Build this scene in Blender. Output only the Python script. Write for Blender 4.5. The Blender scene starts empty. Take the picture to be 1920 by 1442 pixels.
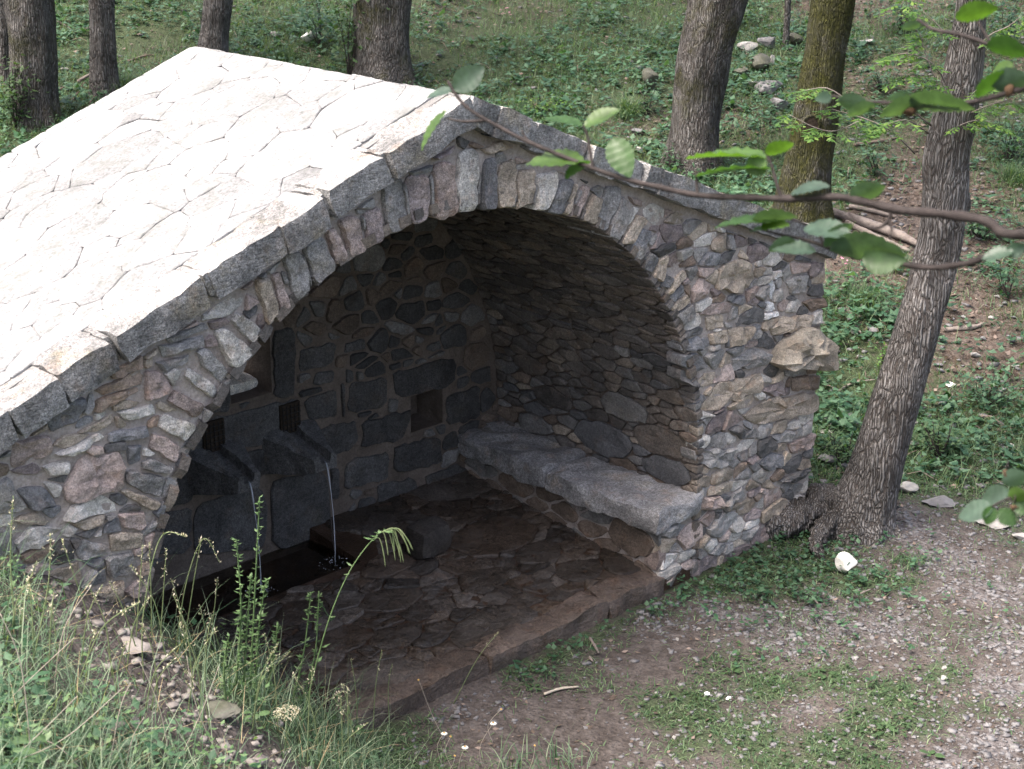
import bpy, bmesh, math, random
import numpy as np
from mathutils import Vector, Matrix, noise as mnoise

# ------------------------------------------------------------------ camera, sky, sun, exposure
SC = bpy.context.scene
COL = SC.collection
CAM = np.array([-5.4606, -5.8305, 4.4661])
CF = np.array([0.66696579, 0.66725911, -0.33154474])
CR = np.array([0.70951707, -0.70462804, 0.00921183])
CU = np.array([0.22746904, 0.24138063, 0.94339453])
FPX = 3065.41
cam_d = bpy.data.cameras.new('camera')
cam = bpy.data.objects.new('camera', cam_d); COL.objects.link(cam)
M3 = Matrix((tuple(CR), tuple(CU), tuple(-CF))).transposed()
cam.matrix_world = Matrix.Translation(Vector(CAM)) @ M3.to_4x4()
cam_d.sensor_width = 36.0; cam_d.sensor_fit = 'HORIZONTAL'
cam_d.lens = FPX * 36.0 / 1920.0
cam_d.clip_start = 0.05; cam_d.clip_end = 2000
cam_d.dof.use_dof = True; cam_d.dof.focus_distance = 9.5; cam_d.dof.aperture_fstop = 6.3
SC.camera = cam

SUN_EL, SUN_AZ = math.radians(64), math.radians(292)      # azimuth measured from +y, clockwise (x = sin, y = cos)
SUND = Vector((math.sin(SUN_AZ) * math.cos(SUN_EL), math.cos(SUN_AZ) * math.cos(SUN_EL), math.sin(SUN_EL)))
W = bpy.data.worlds.new('World'); SC.world = W; W.use_nodes = True
wn = W.node_tree; wn.nodes.clear()
wo = wn.nodes.new('ShaderNodeOutputWorld'); wb = wn.nodes.new('ShaderNodeBackground'); ws = wn.nodes.new('ShaderNodeTexSky')
ws.sky_type = 'NISHITA'; ws.sun_disc = False
ws.sun_elevation = SUN_EL; ws.sun_rotation = SUN_AZ
ws.air_density = 0.8; ws.dust_density = 8.0; ws.ozone_density = 0.0
wb.inputs[1].default_value = 0.15
wn.links.new(ws.outputs[0], wb.inputs[0]); wn.links.new(wb.outputs[0], wo.inputs[0])
sun_d = bpy.data.lights.new('sun', 'SUN'); sun_d.energy = 1.5; sun_d.angle = math.radians(30); sun_d.color = (1.0, 0.975, 0.95)
sun = bpy.data.objects.new('sun', sun_d); COL.objects.link(sun)
sun.rotation_euler = SUND.to_track_quat('Z', 'Y').to_euler(); sun.location = (0, 0, 30)
SC.view_settings.view_transform = 'Standard'; SC.view_settings.look = 'None'
SC.view_settings.exposure = 1.8; SC.view_settings.gamma = 1.0
SC.view_settings.use_curve_mapping = False
SC.cycles.use_denoising = True
SC.cycles.max_bounces = 8; SC.cycles.diffuse_bounces = 5; SC.cycles.transparent_max_bounces = 12

RN = random.Random(7)
NP = np.random.RandomState(11)

# ------------------------------------------------------------------ pixel helpers (photo pixels -> rays -> surfaces)
def ray(u, v):
    return CF + CR * (u - 960) / FPX - CU * (v - 721) / FPX
def on_plane(u, v, ax, val):
    d = ray(u, v); t = (val - CAM[ax]) / d[ax]
    return CAM + t * d
def at_t(u, v, t):
    return CAM + t * ray(u, v)
def proj(P):
    d = np.asarray(P, float) - CAM
    z = d @ CF
    return 960 + FPX * (d @ CR) / z, 721 - FPX * (d @ CU) / z, z

# ------------------------------------------------------------------ the spring house's sizes
H, K, R, ZS, DB, D = 3.149, 0.3833, 2.0, 0.602, 1.774, 2.289
WR, WL = 3.25, -3.45
BW, ZB = 0.36, 0.4516
def gable(x): return H - K * abs(x)
def floor_z(y): return 0.115 * max(min(y, DB), -0.2)

def n2(x, y, s=1.0, seed=0.0):
    return mnoise.noise(Vector((x * s + seed, y * s - seed * 0.7, seed * 1.3)))
def sstep(a, b, x):
    t = min(max((x - a) / (b - a), 0), 1); return t * t * (3 - 2 * t)
def splus(x, w=0.35):
    return 0.5 * (x + math.sqrt(x * x + w * w)) - 0.5 * w * 0.3
def terrain(x, y):
    s = 0.72 * x + 0.69 * y
    far = min(max(s - 3.4, 0), 60)
    hill = 0.215 * max(splus(s - 3.4, 0.8) - 0.1, 0)
    if s > 28: hill = 0.215 * (24.6 + (s - 28) * 0.5)
    foot = -0.68 + 0.36 * min(y, 0.5)
    bank = 1.0 * max(splus(foot - x, 0.25) - 0.06, 0)
    cap = 2.25
    bank = cap * (1 - math.exp(-(bank / cap) ** 2.2)) ** (1 / 2.2) if bank > 0 else 0.0
    if y > 2: bank *= 1 - sstep(2.0, 6.0, y) * 0.7
    z = -0.115 + hill + bank
    rough = 0.02 + 0.10 * sstep(3.2, 5.0, s) + 0.05 * sstep(0.1, 0.8, bank)
    z += rough * n2(x, y, 0.55, 3.1) + 0.45 * rough * n2(x, y, 1.7, 9.2) + 0.012 * n2(x, y, 5.0, 4.4)
    # under the building
    if WL < x < WR - 0.15 and 0.04 < y < 2.25:
        k = sstep(0.04, 0.32, y) * (1 - sstep(2.05, 2.25, y)) * sstep(WL, WL + 0.2, x) * (1 - sstep(WR - 0.35, WR - 0.15, x))
        z = z * (1 - k) + min(z, -0.5) * k
    return z
def ground(x, y): return np.array([x, y, terrain(x, y)])
def hit(u, v):
    d = ray(u, v); t = 2.5; prev = t
    while t < 80:
        P = CAM + t * d
        if P[2] < terrain(P[0], P[1]):
            a, b = prev, t
            for _ in range(18):
                m = (a + b) / 2; P = CAM + m * d
                if P[2] < terrain(P[0], P[1]): b = m
                else: a = m
            return CAM + b * d
        prev = t; t += 0.12
    return CAM + 40 * d

# ------------------------------------------------------------------ materials
MATS = {}
class NT:
    def __init__(s, name):
        s.m = bpy.data.materials.new(name); s.m.use_nodes = True; s.t = s.m.node_tree; s.t.nodes.clear()
        s.out = s.n('OutputMaterial'); s.b = s.n('BsdfPrincipled'); s.l(s.b.outputs[0], s.out.inputs[0])
        MATS[name] = s.m
    def n(s, typ, **kw):
        nd = s.t.nodes.new('ShaderNode' + typ)
        for k, v in kw.items(): setattr(nd, k, v)
        return nd
    def l(s, a, b): s.t.links.new(a, b)
    def set(s, **kw):
        for k, v in kw.items(): s.b.inputs[k.replace('_', ' ')].default_value = v
    def coord(s, scale=(1, 1, 1), kind='Object'):
        c = s.n('TexCoord'); m = s.n('Mapping'); m.inputs['Scale'].default_value = scale
        s.l(c.outputs[kind], m.inputs[0]); return m.outputs[0]
    def noise(s, vec, scale, detail=4, rough=0.6, dist=0.0):
        nd = s.n('TexNoise'); nd.inputs['Scale'].default_value = scale; nd.inputs['Detail'].default_value = detail
        nd.inputs['Roughness'].default_value = rough; nd.inputs['Distortion'].default_value = dist
        s.l(vec, nd.inputs['Vector']); return nd.outputs[0]
    def vor(s, vec, scale, feature='F1', out=0):
        nd = s.n('TexVoronoi'); nd.feature = feature; nd.inputs['Scale'].default_value = scale
        s.l(vec, nd.inputs['Vector']); return nd.outputs[out]
    def ramp(s, fac, stops, interp='LINEAR'):
        nd = s.n('ValToRGB'); e = nd.color_ramp.elements; nd.color_ramp.interpolation = interp
        while len(e) > 1: e.remove(e[-1])
        for i, (p, c) in enumerate(stops):
            if not hasattr(c, '__len__'): c = (c, c, c)
            if i == 0: e[0].position = p; el = e[0]
            else: el = e.new(p)
            el.color = (*c[:3], 1)
        s.l(fac, nd.inputs[0]); return nd.outputs[0]
    def mix(s, fac, a, b, mode='MIX'):
        nd = s.n('Mix'); nd.data_type = 'RGBA'; nd.blend_type = mode; nd.clamp_result = False
        for i, x in ((0, fac), (6, a), (7, b)):
            if hasattr(x, 'is_output'): s.l(x, nd.inputs[i])
            elif i == 0: nd.inputs[0].default_value = x
            else: nd.inputs[i].default_value = (*x[:3], 1)
        return nd.outputs[2]
    def math(s, op, a, b=None):
        nd = s.n('Math', operation=op)
        for i, x in enumerate((a, b)):
            if x is None: continue
            if hasattr(x, 'is_output'): s.l(x, nd.inputs[i])
            else: nd.inputs[i].default_value = x
        return nd.outputs[0]
    def attr(s, name, out=0):
        nd = s.n('Attribute'); nd.attribute_name = name; return nd.outputs[out]
    def bump(s, h, strength=0.5, dist=0.02, prev=None):
        nd = s.n('Bump'); nd.inputs['Strength'].default_value = strength; nd.inputs['Distance'].default_value = dist
        s.l(h, nd.inputs['Height'])
        if prev is not None: s.l(prev, nd.inputs['Normal'])
        return nd.outputs[0]
    def fin(s, col=None, nrm=None, rough=None):
        if col is not None:
            if hasattr(col, 'is_output'): s.l(col, s.b.inputs['Base Color'])
            else: s.b.inputs['Base Color'].default_value = (*col[:3], 1)
        if nrm is not None: s.l(nrm, s.b.inputs['Normal'])
        if rough is not None:
            if hasattr(rough, 'is_output'): s.l(rough, s.b.inputs['Roughness'])
            else: s.b.inputs['Roughness'].default_value = rough
        return s.m

def stone_mat(name, speck=0.5, stain=0.0, rough=0.85, wet=False, bump=0.8):
    t = NT(name); v = t.coord()
    tint = t.attr('tint')
    big = t.noise(v, 5, 5, 0.65, 0.4)
    fine = t.noise(v, 55, 4, 0.7)
    sp = t.noise(v, 160, 2, 0.6)
    c = t.mix(1.0, tint, t.ramp(big, [(0.25, 0.55), (0.5, 0.95), (0.75, 1.35)]), 'MULTIPLY')
    c = t.mix(speck, c, t.mix(1.0, c, t.ramp(fine, [(0.3, 0.45), (0.5, 1.0), (0.72, 1.6)]), 'MULTIPLY'))
    c = t.mix(speck * 0.7, c, t.mix(1.0, c, t.ramp(sp, [(0.34, 0.35), (0.5, 1.0), (0.66, 1.7)]), 'MULTIPLY'))
    if stain:
        st_ = t.ramp(t.noise(v, 2.3, 5, 0.7, 0.5), [(0.35, 0.42), (0.5, 0.9), (0.7, 1.15)]); c = t.mix(stain, c, t.mix(1.0, c, st_, 'MULTIPLY'))
        oc = t.ramp(t.noise(v, 4.1, 5, 0.7), [(0.54, 0.0), (0.68, 0.6)]); c = t.mix(t.math('MULTIPLY', oc, stain), c, t.mix(1.0, c, (1.0, 0.86, 0.55), 'MULTIPLY'))
    rust = t.ramp(t.noise(v, 9, 3, 0.6), [(0.55, 0.0), (0.75, 0.45)])
    c = t.mix(rust, c, t.mix(1.0, c, (1.25, 0.92, 0.70), 'MULTIPLY'))
    layers = t.noise(t.coord((3, 3, 24)), 3.0, 4, 0.65, 0.6)
    nr = t.bump(layers, 0.35 * bump, 0.03)
    nr = t.bump(t.noise(v, 22, 5, 0.7), 0.8 * bump, 0.02, nr)
    nr = t.bump(fine, 0.7 * bump, 0.008, nr)
    t.set(Specular_IOR_Level=0.3)
    if wet:
        t.set(Specular_IOR_Level=0.5)
        rr = t.ramp(t.noise(v, 3.2, 3, 0.6), [(0.44, 0.1), (0.62, 0.75)])
        return t.fin(c, nr, rr)
    return t.fin(c, nr, rough)
stone_mat('wall_stone', 0.6, 0.35)
stone_mat('granite', 0.8, 0.6, bump=0.8)
stone_mat('floor_stone', 0.8, wet=True, bump=1.0)
def mk_roof(name):
    t = NT(name); v = t.coord(); tint = t.attr('tint')
    big = t.noise(v, 2.6, 5, 0.7, 0.5); fine = t.noise(v, 60, 3, 0.7)
    lich = t.ramp(t.noise(v, 7, 6, 0.75, 0.3), [(0.47, 0.0), (0.60, 0.6), (0.72, 1.0)])
    c = t.mix(1.0, tint, t.ramp(big, [(0.3, 0.72), (0.6, 1.12)]), 'MULTIPLY')
    c = t.mix(0.85, c, t.mix(1.0, c, t.ramp(fine, [(0.3, 0.5), (0.5, 1.0), (0.7, 1.35)]), 'MULTIPLY'))
    c = t.mix(t.math('MULTIPLY', lich, 0.85), c, (0.125, 0.129, 0.122))
    nr = t.bump(t.noise(v, 18, 5, 0.7), 0.5, 0.02); nr = t.bump(fine, 0.4, 0.006, nr)
    t.set(Specular_IOR_Level=0.2); return t.fin(c, nr, 0.9)
mk_roof('roof_stone')
stone_mat('coping_granite', 0.9, 0.9, bump=1.3)
def mk_mortar(name, a, b, c3):
    t = NT(name); v = t.coord()
    c = t.ramp(t.noise(v, 4, 5, 0.65), [(0.3, a), (0.5, b), (0.7, c3)])
    c = t.mix(0.5, c, t.mix(1.0, c, t.ramp(t.noise(v, 70, 3, 0.7), [(0.3, 0.55), (0.5, 1.0), (0.7, 1.35)]), 'MULTIPLY'))
    nr = t.bump(t.noise(v, 14, 5, 0.7), 0.9, 0.025); nr = t.bump(t.noise(v, 60, 3, 0.7), 0.6, 0.008, nr)
    t.set(Specular_IOR_Level=0.15); t.fin(c, nr, 0.95)
mk_mortar('mortar', (0.27, 0.23, 0.205), (0.37, 0.325, 0.295), (0.45, 0.405, 0.375))
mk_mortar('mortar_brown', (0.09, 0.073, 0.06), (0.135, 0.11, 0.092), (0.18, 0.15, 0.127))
mk_mortar('roof_mortar', (0.13, 0.128, 0.125), (0.18, 0.178, 0.175), (0.24, 0.238, 0.235))
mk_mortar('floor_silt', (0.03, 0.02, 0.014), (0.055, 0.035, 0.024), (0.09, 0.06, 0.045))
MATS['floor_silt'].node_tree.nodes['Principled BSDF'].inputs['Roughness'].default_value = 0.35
mk_mortar('hole_shade', (0.02, 0.016, 0.012), (0.04, 0.03, 0.022), (0.06, 0.045, 0.035))  # near-black colour painted in for the shade inside holes

def mk_bark(name, moss=0.1, lum=1.0):
    t = NT(name); v = t.coord()
    vs = t.coord((1, 1, 0.10))
    vd = t.n('VectorMath', operation='ADD')
    nz = t.n('TexNoise'); nz.inputs['Scale'].default_value = 6; t.l(v, nz.inputs['Vector'])
    sc = t.n('VectorMath', operation='SCALE'); sc.inputs['Scale'].default_value = 0.05
    t.l(nz.outputs[1], sc.inputs[0]); t.l(vs, vd.inputs[0]); t.l(sc.outputs[0], vd.inputs[1])
    crack = t.vor(vd.outputs[0], 58, 'DISTANCE_TO_EDGE')
    crack = t.ramp(t.math('ADD', crack, t.math('MULTIPLY', t.math('SUBTRACT', t.noise(vs, 45, 4, 0.7), 0.5), 0.5)), [(0.0, 0.0), (0.14, 0.55), (0.42, 1.0)])
    big = t.noise(v, 3, 4, 0.6)
    c = t.ramp(crack, [(0.0, (0.05, 0.043, 0.039)), (0.5, (0.11, 0.103, 0.098)), (1.0, (0.172, 0.165, 0.16))])
    c = t.mix(1.0, c, t.ramp(big, [(0.3, 0.5 * lum), (0.7, 1.5 * lum)]), 'MULTIPLY')
    lich = t.ramp(t.noise(v, 14, 4, 0.7), [(0.66, 0.0), (0.74, 0.6)])
    c = t.mix(lich, c, (0.30, 0.31, 0.30))
    mn = t.math('ADD', t.noise(v, 2.4, 5, 0.7), moss - 0.5)
    mask = t.ramp(mn, [(0.36, 0.0), (0.55, 0.75), (0.7, 0.95)])
    mc = t.ramp(t.noise(v, 40, 3, 0.7), [(0.3, (0.022, 0.024, 0.006)), (0.6, (0.06, 0.062, 0.013)), (0.8, (0.10, 0.10, 0.02))])
    c = t.mix(mask, c, mc)
    nr = t.bump(crack, 1.0, 0.026); nr = t.bump(t.noise(v, 50, 4, 0.7), 0.6, 0.01, nr)
    t.set(Specular_IOR_Level=0.15); t.fin(c, nr, 0.95)
mk_bark('bark', 0.13); mk_bark('bark_mossy', 0.57); mk_bark('bark_half_mossy', 0.38); mk_bark('bark_grey', 0.12, 1.2); mk_bark('bark_ash', 0.2, 1.5)

def mk_leaf(name, c0, c1, c2, trans=0.35, rough=0.5, spec=0.3):
    t = NT(name); g = t.n('NewGeometry')
    c = t.ramp(g.outputs['Random Per Island'], [(0.0, c0), (0.55, c1), (1.0, c2)])
    big = t.noise(t.coord((1, 1, 1)), 0.9, 3, 0.6)
    c = t.mix(1.0, c, t.ramp(big, [(0.3, 0.75), (0.7, 1.25)]), 'MULTIPLY')
    t.set(Specular_IOR_Level=spec); t.fin(c, None, rough)
    tr = t.n('BsdfTranslucent'); ms = t.n('MixShader'); ms.inputs[0].default_value = trans
    t.l(t.mix(1.0, c, (1.5, 1.6, 0.6), 'MULTIPLY'), tr.inputs[0])
    t.l(t.b.outputs[0], ms.inputs[1]); t.l(tr.outputs[0], ms.inputs[2]); t.l(ms.outputs[0], t.out.inputs[0])
mk_leaf('ground_leaf', (0.026, 0.068, 0.036), (0.052, 0.115, 0.06), (0.105, 0.175, 0.105), 0.3, 0.45)
mk_leaf('clover', (0.03, 0.062, 0.024), (0.048, 0.09, 0.036), (0.075, 0.12, 0.05), 0.25, 0.6)
mk_leaf('grass', (0.04, 0.085, 0.04), (0.08, 0.145, 0.07), (0.175, 0.225, 0.13), 0.35, 0.5)
mk_leaf('bank_grass', (0.04, 0.088, 0.045), (0.09, 0.15, 0.09), (0.24, 0.29, 0.20), 0.3, 0.55)
mk_leaf('dry_grass', (0.22, 0.17, 0.10), (0.32, 0.26, 0.16), (0.42, 0.36, 0.24), 0.3, 0.7)
mk_leaf('crown_leaf', (0.035, 0.075, 0.02), (0.05, 0.10, 0.025), (0.07, 0.13, 0.03), 0.4, 0.5)
mk_leaf('weed_leaf', (0.07, 0.13, 0.05), (0.10, 0.17, 0.075), (0.15, 0.22, 0.11), 0.3, 0.5)
mk_leaf('ash_leaf', (0.06, 0.13, 0.035), (0.09, 0.18, 0.05), (0.17, 0.26, 0.06), 0.4, 0.5)
mk_leaf('litter', (0.05, 0.037, 0.03), (0.105, 0.078, 0.062), (0.23, 0.18, 0.155), 0.1, 0.8)
mk_leaf('seed', (0.22, 0.21, 0.13), (0.33, 0.31, 0.22), (0.50, 0.46, 0.38), 0.2, 0.8)
mk_leaf('petal', (0.75, 0.75, 0.75), (0.8, 0.8, 0.8), (0.85, 0.85, 0.85), 0.2, 0.6)
mk_leaf('pink_petal', (0.55, 0.2, 0.33), (0.62, 0.28, 0.42), (0.7, 0.4, 0.5), 0.2, 0.6)
mk_leaf('twig_wood', (0.05, 0.038, 0.03), (0.11, 0.085, 0.068), (0.26, 0.21, 0.18), 0.0, 0.9)

def mk_plain(name, a, b, scale=8, rough=0.8, bumpd=0.01, spec=0.25):
    t = NT(name); v = t.coord()
    nz = t.noise(v, scale, 5, 0.65)
    t.set(Specular_IOR_Level=spec)
    t.fin(t.ramp(nz, [(0.3, a), (0.7, b)]), t.bump(t.noise(v, scale * 3, 5, 0.7), 0.7, bumpd), rough)
mk_plain('branch_bark', (0.013, 0.010, 0.0095), (0.045, 0.036, 0.034), 30, 0.75, 0.004)
mk_plain('bark_root', (0.06, 0.047, 0.04), (0.30, 0.255, 0.23), 26, 0.95, 0.04)
mk_plain('dead_wood', (0.12, 0.10, 0.09), (0.28, 0.24, 0.215), 12, 0.9, 0.012)
mk_plain('root_wood', (0.075, 0.055, 0.045), (0.20, 0.155, 0.13), 14, 0.95, 0.02)
mk_plain('white_quartz', (0.62, 0.61, 0.57), (0.85, 0.84, 0.80), 9, 0.7, 0.012)
mk_plain('pale_rock', (0.22, 0.21, 0.2), (0.38, 0.365, 0.345), 7, 0.85, 0.012)
mk_plain('grey_slate', (0.105, 0.102, 0.106), (0.205, 0.20, 0.203), 11, 0.8, 0.008)
mk_plain('earth_stone', (0.14, 0.122, 0.113), (0.26, 0.24, 0.225), 11, 0.9, 0.01)
mk_plain('mossy_rock', (0.04, 0.045, 0.025), (0.14, 0.135, 0.12), 5, 0.9, 0.015)
mk_plain('stem_green', (0.06, 0.11, 0.04), (0.12, 0.18, 0.08), 20, 0.6, 0.002)
mk_plain('stem_pale', (0.28, 0.24, 0.20), (0.40, 0.36, 0.30), 20, 0.7, 0.002)
mk_plain('stem_green_grass', (0.10, 0.15, 0.06), (0.20, 0.23, 0.12), 20, 0.6, 0.002)
mk_plain('flower_eye', (0.30, 0.19, 0.06), (0.42, 0.28, 0.10), 60, 0.8, 0.002)
mk_plain('nut_husk', (0.045, 0.027, 0.016), (0.10, 0.06, 0.034), 90, 0.9, 0.006)
mk_plain('iron', (0.012, 0.012, 0.012), (0.03, 0.028, 0.026), 40, 0.6, 0.002)
mk_plain('paper', (0.8, 0.8, 0.82), (0.87, 0.87, 0.88), 30, 0.8, 0.004)
def mk_beech():
    t = NT('beech_leaf'); v = t.coord(); g = t.n('NewGeometry'); tint = t.attr('tint')
    c = t.mix(1.0, tint, t.ramp(t.noise(v, 40, 3, 0.6), [(0.3, 0.7), (0.7, 1.2)]), 'MULTIPLY')
    t.set(Specular_IOR_Level=0.5); t.fin(c, t.bump(t.noise(v, 55, 2, 0.5), 0.4, 0.002), 0.42)
    tr = t.n('BsdfTranslucent'); ms = t.n('MixShader'); ms.inputs[0].default_value = 0.42
    t.l(t.mix(1.0, c, (1.5, 1.7, 0.5), 'MULTIPLY'), tr.inputs[0])
    t.l(t.b.outputs[0], ms.inputs[1]); t.l(tr.outputs[0], ms.inputs[2]); t.l(ms.outputs[0], t.out.inputs[0])
mk_beech()
def mk_water(name, tintc):
    t = NT(name); v = t.coord()
    t.set(Base_Color=(*tintc, 1), Roughness=0.04, IOR=1.33); t.b.inputs['Transmission Weight'].default_value = 1.0
    t.fin(None, t.bump(t.noise(v, 14, 3, 0.5), 0.25, 0.01))
mk_water('pool_water', (0.55, 0.5, 0.42)); mk_water('falling_water', (0.95, 0.97, 1.0))
def mk_foam():
    t = NT('falling_water_film'); v = t.coord((1, 1, 0.15))
    t.set(Roughness=0.15, IOR=1.33); t.b.inputs['Transmission Weight'].default_value = 0.6
    t.fin((0.85, 0.88, 0.95), t.bump(t.noise(v, 60, 2, 0.5), 0.4, 0.004))
mk_foam()
def mk_ground():
    t = NT('ground'); v = t.coord(); z = t.attr('zone')
    sep = t.n('SeparateColor'); t.l(z, sep.inputs[0])
    n1 = t.noise(v, 1.6, 6, 0.65); n2_ = t.noise(v, 14, 5, 0.7); n3 = t.noise(v, 60, 4, 0.7)
    soil = t.ramp(n2_, [(0.3, (0.046, 0.038, 0.034)), (0.5, (0.083, 0.071, 0.066)), (0.72, (0.135, 0.119, 0.112))])
    litter = t.ramp(t.vor(v, 26, 'F1', 1), [(0.0, (0.05, 0.032, 0.022)), (0.5, (0.088, 0.07, 0.059)), (1.0, (0.15, 0.122, 0.105))])
    grav = t.ramp(t.vor(v, 42, 'F1', 1), [(0.0, (0.055, 0.047, 0.045)), (0.5, (0.11, 0.10, 0.10)), (1.0, (0.18, 0.168, 0.168))])
    green = t.ramp(n3, [(0.3, (0.022, 0.038, 0.016)), (0.6, (0.048, 0.076, 0.032)), (0.8, (0.08, 0.105, 0.052))])
    def m(ch, s):
        return t.ramp(t.math('ADD', ch, t.math('MULTIPLY', t.math('SUBTRACT', s, 0.5), 1.1)), [(0.40, 0.0), (0.62, 1.0)])
    c = t.mix(m(sep.outputs[2], n2_), soil, litter)
    c = t.mix(m(sep.outputs[0], n2_), c, grav)
    c = t.mix(t.math('MULTIPLY', m(sep.outputs[1], n2_), 0.8), c, green)
    c = t.mix(1.0, c, t.ramp(n1, [(0.3, 0.75), (0.7, 1.2)]), 'MULTIPLY')
    nr = t.bump(n2_, 0.8, 0.04); nr = t.bump(t.vor(v, 42), 0.6, 0.02, nr); nr = t.bump(n3, 0.6, 0.012, nr)
    t.set(Specular_IOR_Level=0.15); t.fin(c, nr, 0.95)
mk_ground()

# ------------------------------------------------------------------ object helpers
def prop(o, label=None, cat=None, group=None, kind=None):
    if label: o['label'] = label
    if cat: o['category'] = cat
    if group: o['group'] = group
    if kind: o['kind'] = kind
    return o
def empty(name, loc, label, cat, group=None):
    o = bpy.data.objects.new(name, None); COL.objects.link(o); o.location = Vector(loc); o.empty_display_size = 0.1
    return prop(o, label, cat, group)
def origin_of(parent):
    v = Vector((0, 0, 0)); p = parent
    while p is not None: v += p.location; p = p.parent
    return v
def mesh_np(name, V, T):
    """V (n,3), T (m,3) triangles -> mesh"""
    me = bpy.data.meshes.new(name)
    V = np.ascontiguousarray(V, dtype=np.float32); T = np.ascontiguousarray(T, dtype=np.int32)
    me.vertices.add(len(V)); me.vertices.foreach_set('co', V.ravel())
    me.loops.add(T.size); me.loops.foreach_set('vertex_index', T.ravel())
    me.polygons.add(len(T)); me.polygons.foreach_set('loop_start', np.arange(0, T.size, 3, dtype=np.int32))
    me.update(calc_edges=True); return me
def mk(name, V, F, mat, parent=None, smooth=True, tint=None, local=None):
    """mesh object from world-space verts; origin at the parent's origin (or at local)"""
    me = bpy.data.meshes.new(name)
    org = origin_of(parent) if parent is not None else Vector((0, 0, 0))
    off = Vector(local) if local is not None else org
    V = np.asarray(V, float) - np.array(off)
    me.from_pydata([tuple(v) for v in V], [], F)
    me.materials.append(MATS[mat] if isinstance(mat, str) else mat)
    if tint is not None:
        a = me.color_attributes.new('tint', 'FLOAT_COLOR', 'POINT')
        tt = np.asarray(tint, float)
        arr = np.ones((len(V), 4), np.float32)
        arr[:, :3] = tt if tt.ndim == 2 else tt[None, :3]
        a.data.foreach_set('color', arr.ravel())
    me.update()
    if smooth:
        me.polygons.foreach_set('use_smooth', [True] * len(me.polygons))
        if tint is not None: me.set_sharp_from_angle(angle=math.radians(34))
    o = bpy.data.objects.new(name, me); COL.objects.link(o)
    if parent is not None: o.parent = parent
    if local is not None: o.location = Vector(local) - org
    return o
def big(name, V, T, mat, label=None, cat=None, kind='stuff', parent=None, smooth=False):
    me = mesh_np(name, np.asarray(V) - np.array(origin_of(parent)) if parent else V, T)
    me.materials.append(MATS[mat])
    if smooth: me.polygons.foreach_set('use_smooth', np.ones(len(me.polygons), bool))
    o = bpy.data.objects.new(name, me); COL.objects.link(o)
    if parent: o.parent = parent
    return prop(o, label, cat, None, kind)
class Acc:
    def __init__(s): s.V = []; s.F = []; s.T = []
    def add(s, V, F, tint=None):
        b = len(s.V); s.V += [tuple(v) for v in V]; s.F += [tuple(b + i for i in f) for f in F]
        if tint is not None: s.T += [tuple(tint)] * len(V)

# ---- tubes
def tube(pts, rad, n=8, cap=True, rnd=0.0, seed=0):
    P = [Vector(p) for p in pts]; V = []; F = []
    ref = Vector((0.31, 0.77, 0.2))
    up = None
    for i, p in enumerate(P):
        d = (P[min(i + 1, len(P) - 1)] - P[max(i - 1, 0)]).normalized()
        if up is None:
            a = d.cross(ref if abs(d.dot(ref)) < 0.9 else Vector((0, 0, 1))).normalized()
        else:
            a = (up - d * up.dot(d)).normalized()
        up = a; b = d.cross(a)
        r = rad[i] if hasattr(rad, '__len__') else rad
        for k in range(n):
            th = 2 * math.pi * k / n
            rr = r * (1 + rnd * mnoise.noise(Vector((i * 0.7 + seed, math.cos(th) * 1.3, math.sin(th) * 1.3))))
            V.append(p + a * (math.cos(th) * rr) + b * (math.sin(th) * rr))
    for i in range(len(P) - 1):
        for k in range(n):
            F.append((i * n + k, i * n + (k + 1) % n, (i + 1) * n + (k + 1) % n, (i + 1) * n + k))
    if cap:
        F.append(tuple(range(n - 1, -1, -1))); F.append(tuple((len(P) - 1) * n + k for k in range(n)))
    return V, F
def catmull(pts, per=6):
    P = [Vector(p) for p in pts]; out = []
    for i in range(len(P) - 1):
        p0, p1, p2, p3 = P[max(i - 1, 0)], P[i], P[i + 1], P[min(i + 2, len(P) - 1)]
        for j in range(per):
            t = j / per
            out.append(0.5 * ((2 * p1) + (p2 - p0) * t + (2 * p0 - 5 * p1 + 4 * p2 - p3) * t * t + (3 * p1 - p0 - 3 * p2 + p3) * t ** 3))
    out.append(P[-1]); return out
def lerp_list(vals, per):
    out = []
    for i in range(len(vals) - 1):
        for j in range(per): out.append(vals[i] + (vals[i + 1] - vals[i]) * j / per)
    out.append(vals[-1]); return out

# ---- 2D polygons
def clip(poly, nx, ny, c):
    """keep nx*x+ny*y <= c"""
    out = []; n = len(poly)
    for i in range(n):
        a, b = poly[i], poly[(i + 1) % n]
        da = nx * a[0] + ny * a[1] - c; db = nx * b[0] + ny * b[1] - c
        if da <= 0: out.append(a)
        if (da < 0 < db) or (db < 0 < da):
            t = da / (da - db); out.append((a[0] + (b[0] - a[0]) * t, a[1] + (b[1] - a[1]) * t))
    return out
def area(p):
    return 0.5 * sum(p[i][0] * p[(i + 1) % len(p)][1] - p[(i + 1) % len(p)][0] * p[i][1] for i in range(len(p)))
def cen(p):
    return (sum(q[0] for q in p) / len(p), sum(q[1] for q in p) / len(p))
def ccw(p): return p if area(p) > 0 else p[::-1]
def hull(p):
    p = sorted(set((round(a, 5), round(b, 5)) for a, b in p))
    def half(pp):
        h = []
        for q in pp:
            while len(h) > 1 and (h[-1][0] - h[-2][0]) * (q[1] - h[-2][1]) - (h[-1][1] - h[-2][1]) * (q[0] - h[-2][0]) <= 0: h.pop()
            h.append(q)
        return h
    a = half(p); b = half(p[::-1]); return a[:-1] + b[:-1]
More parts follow.
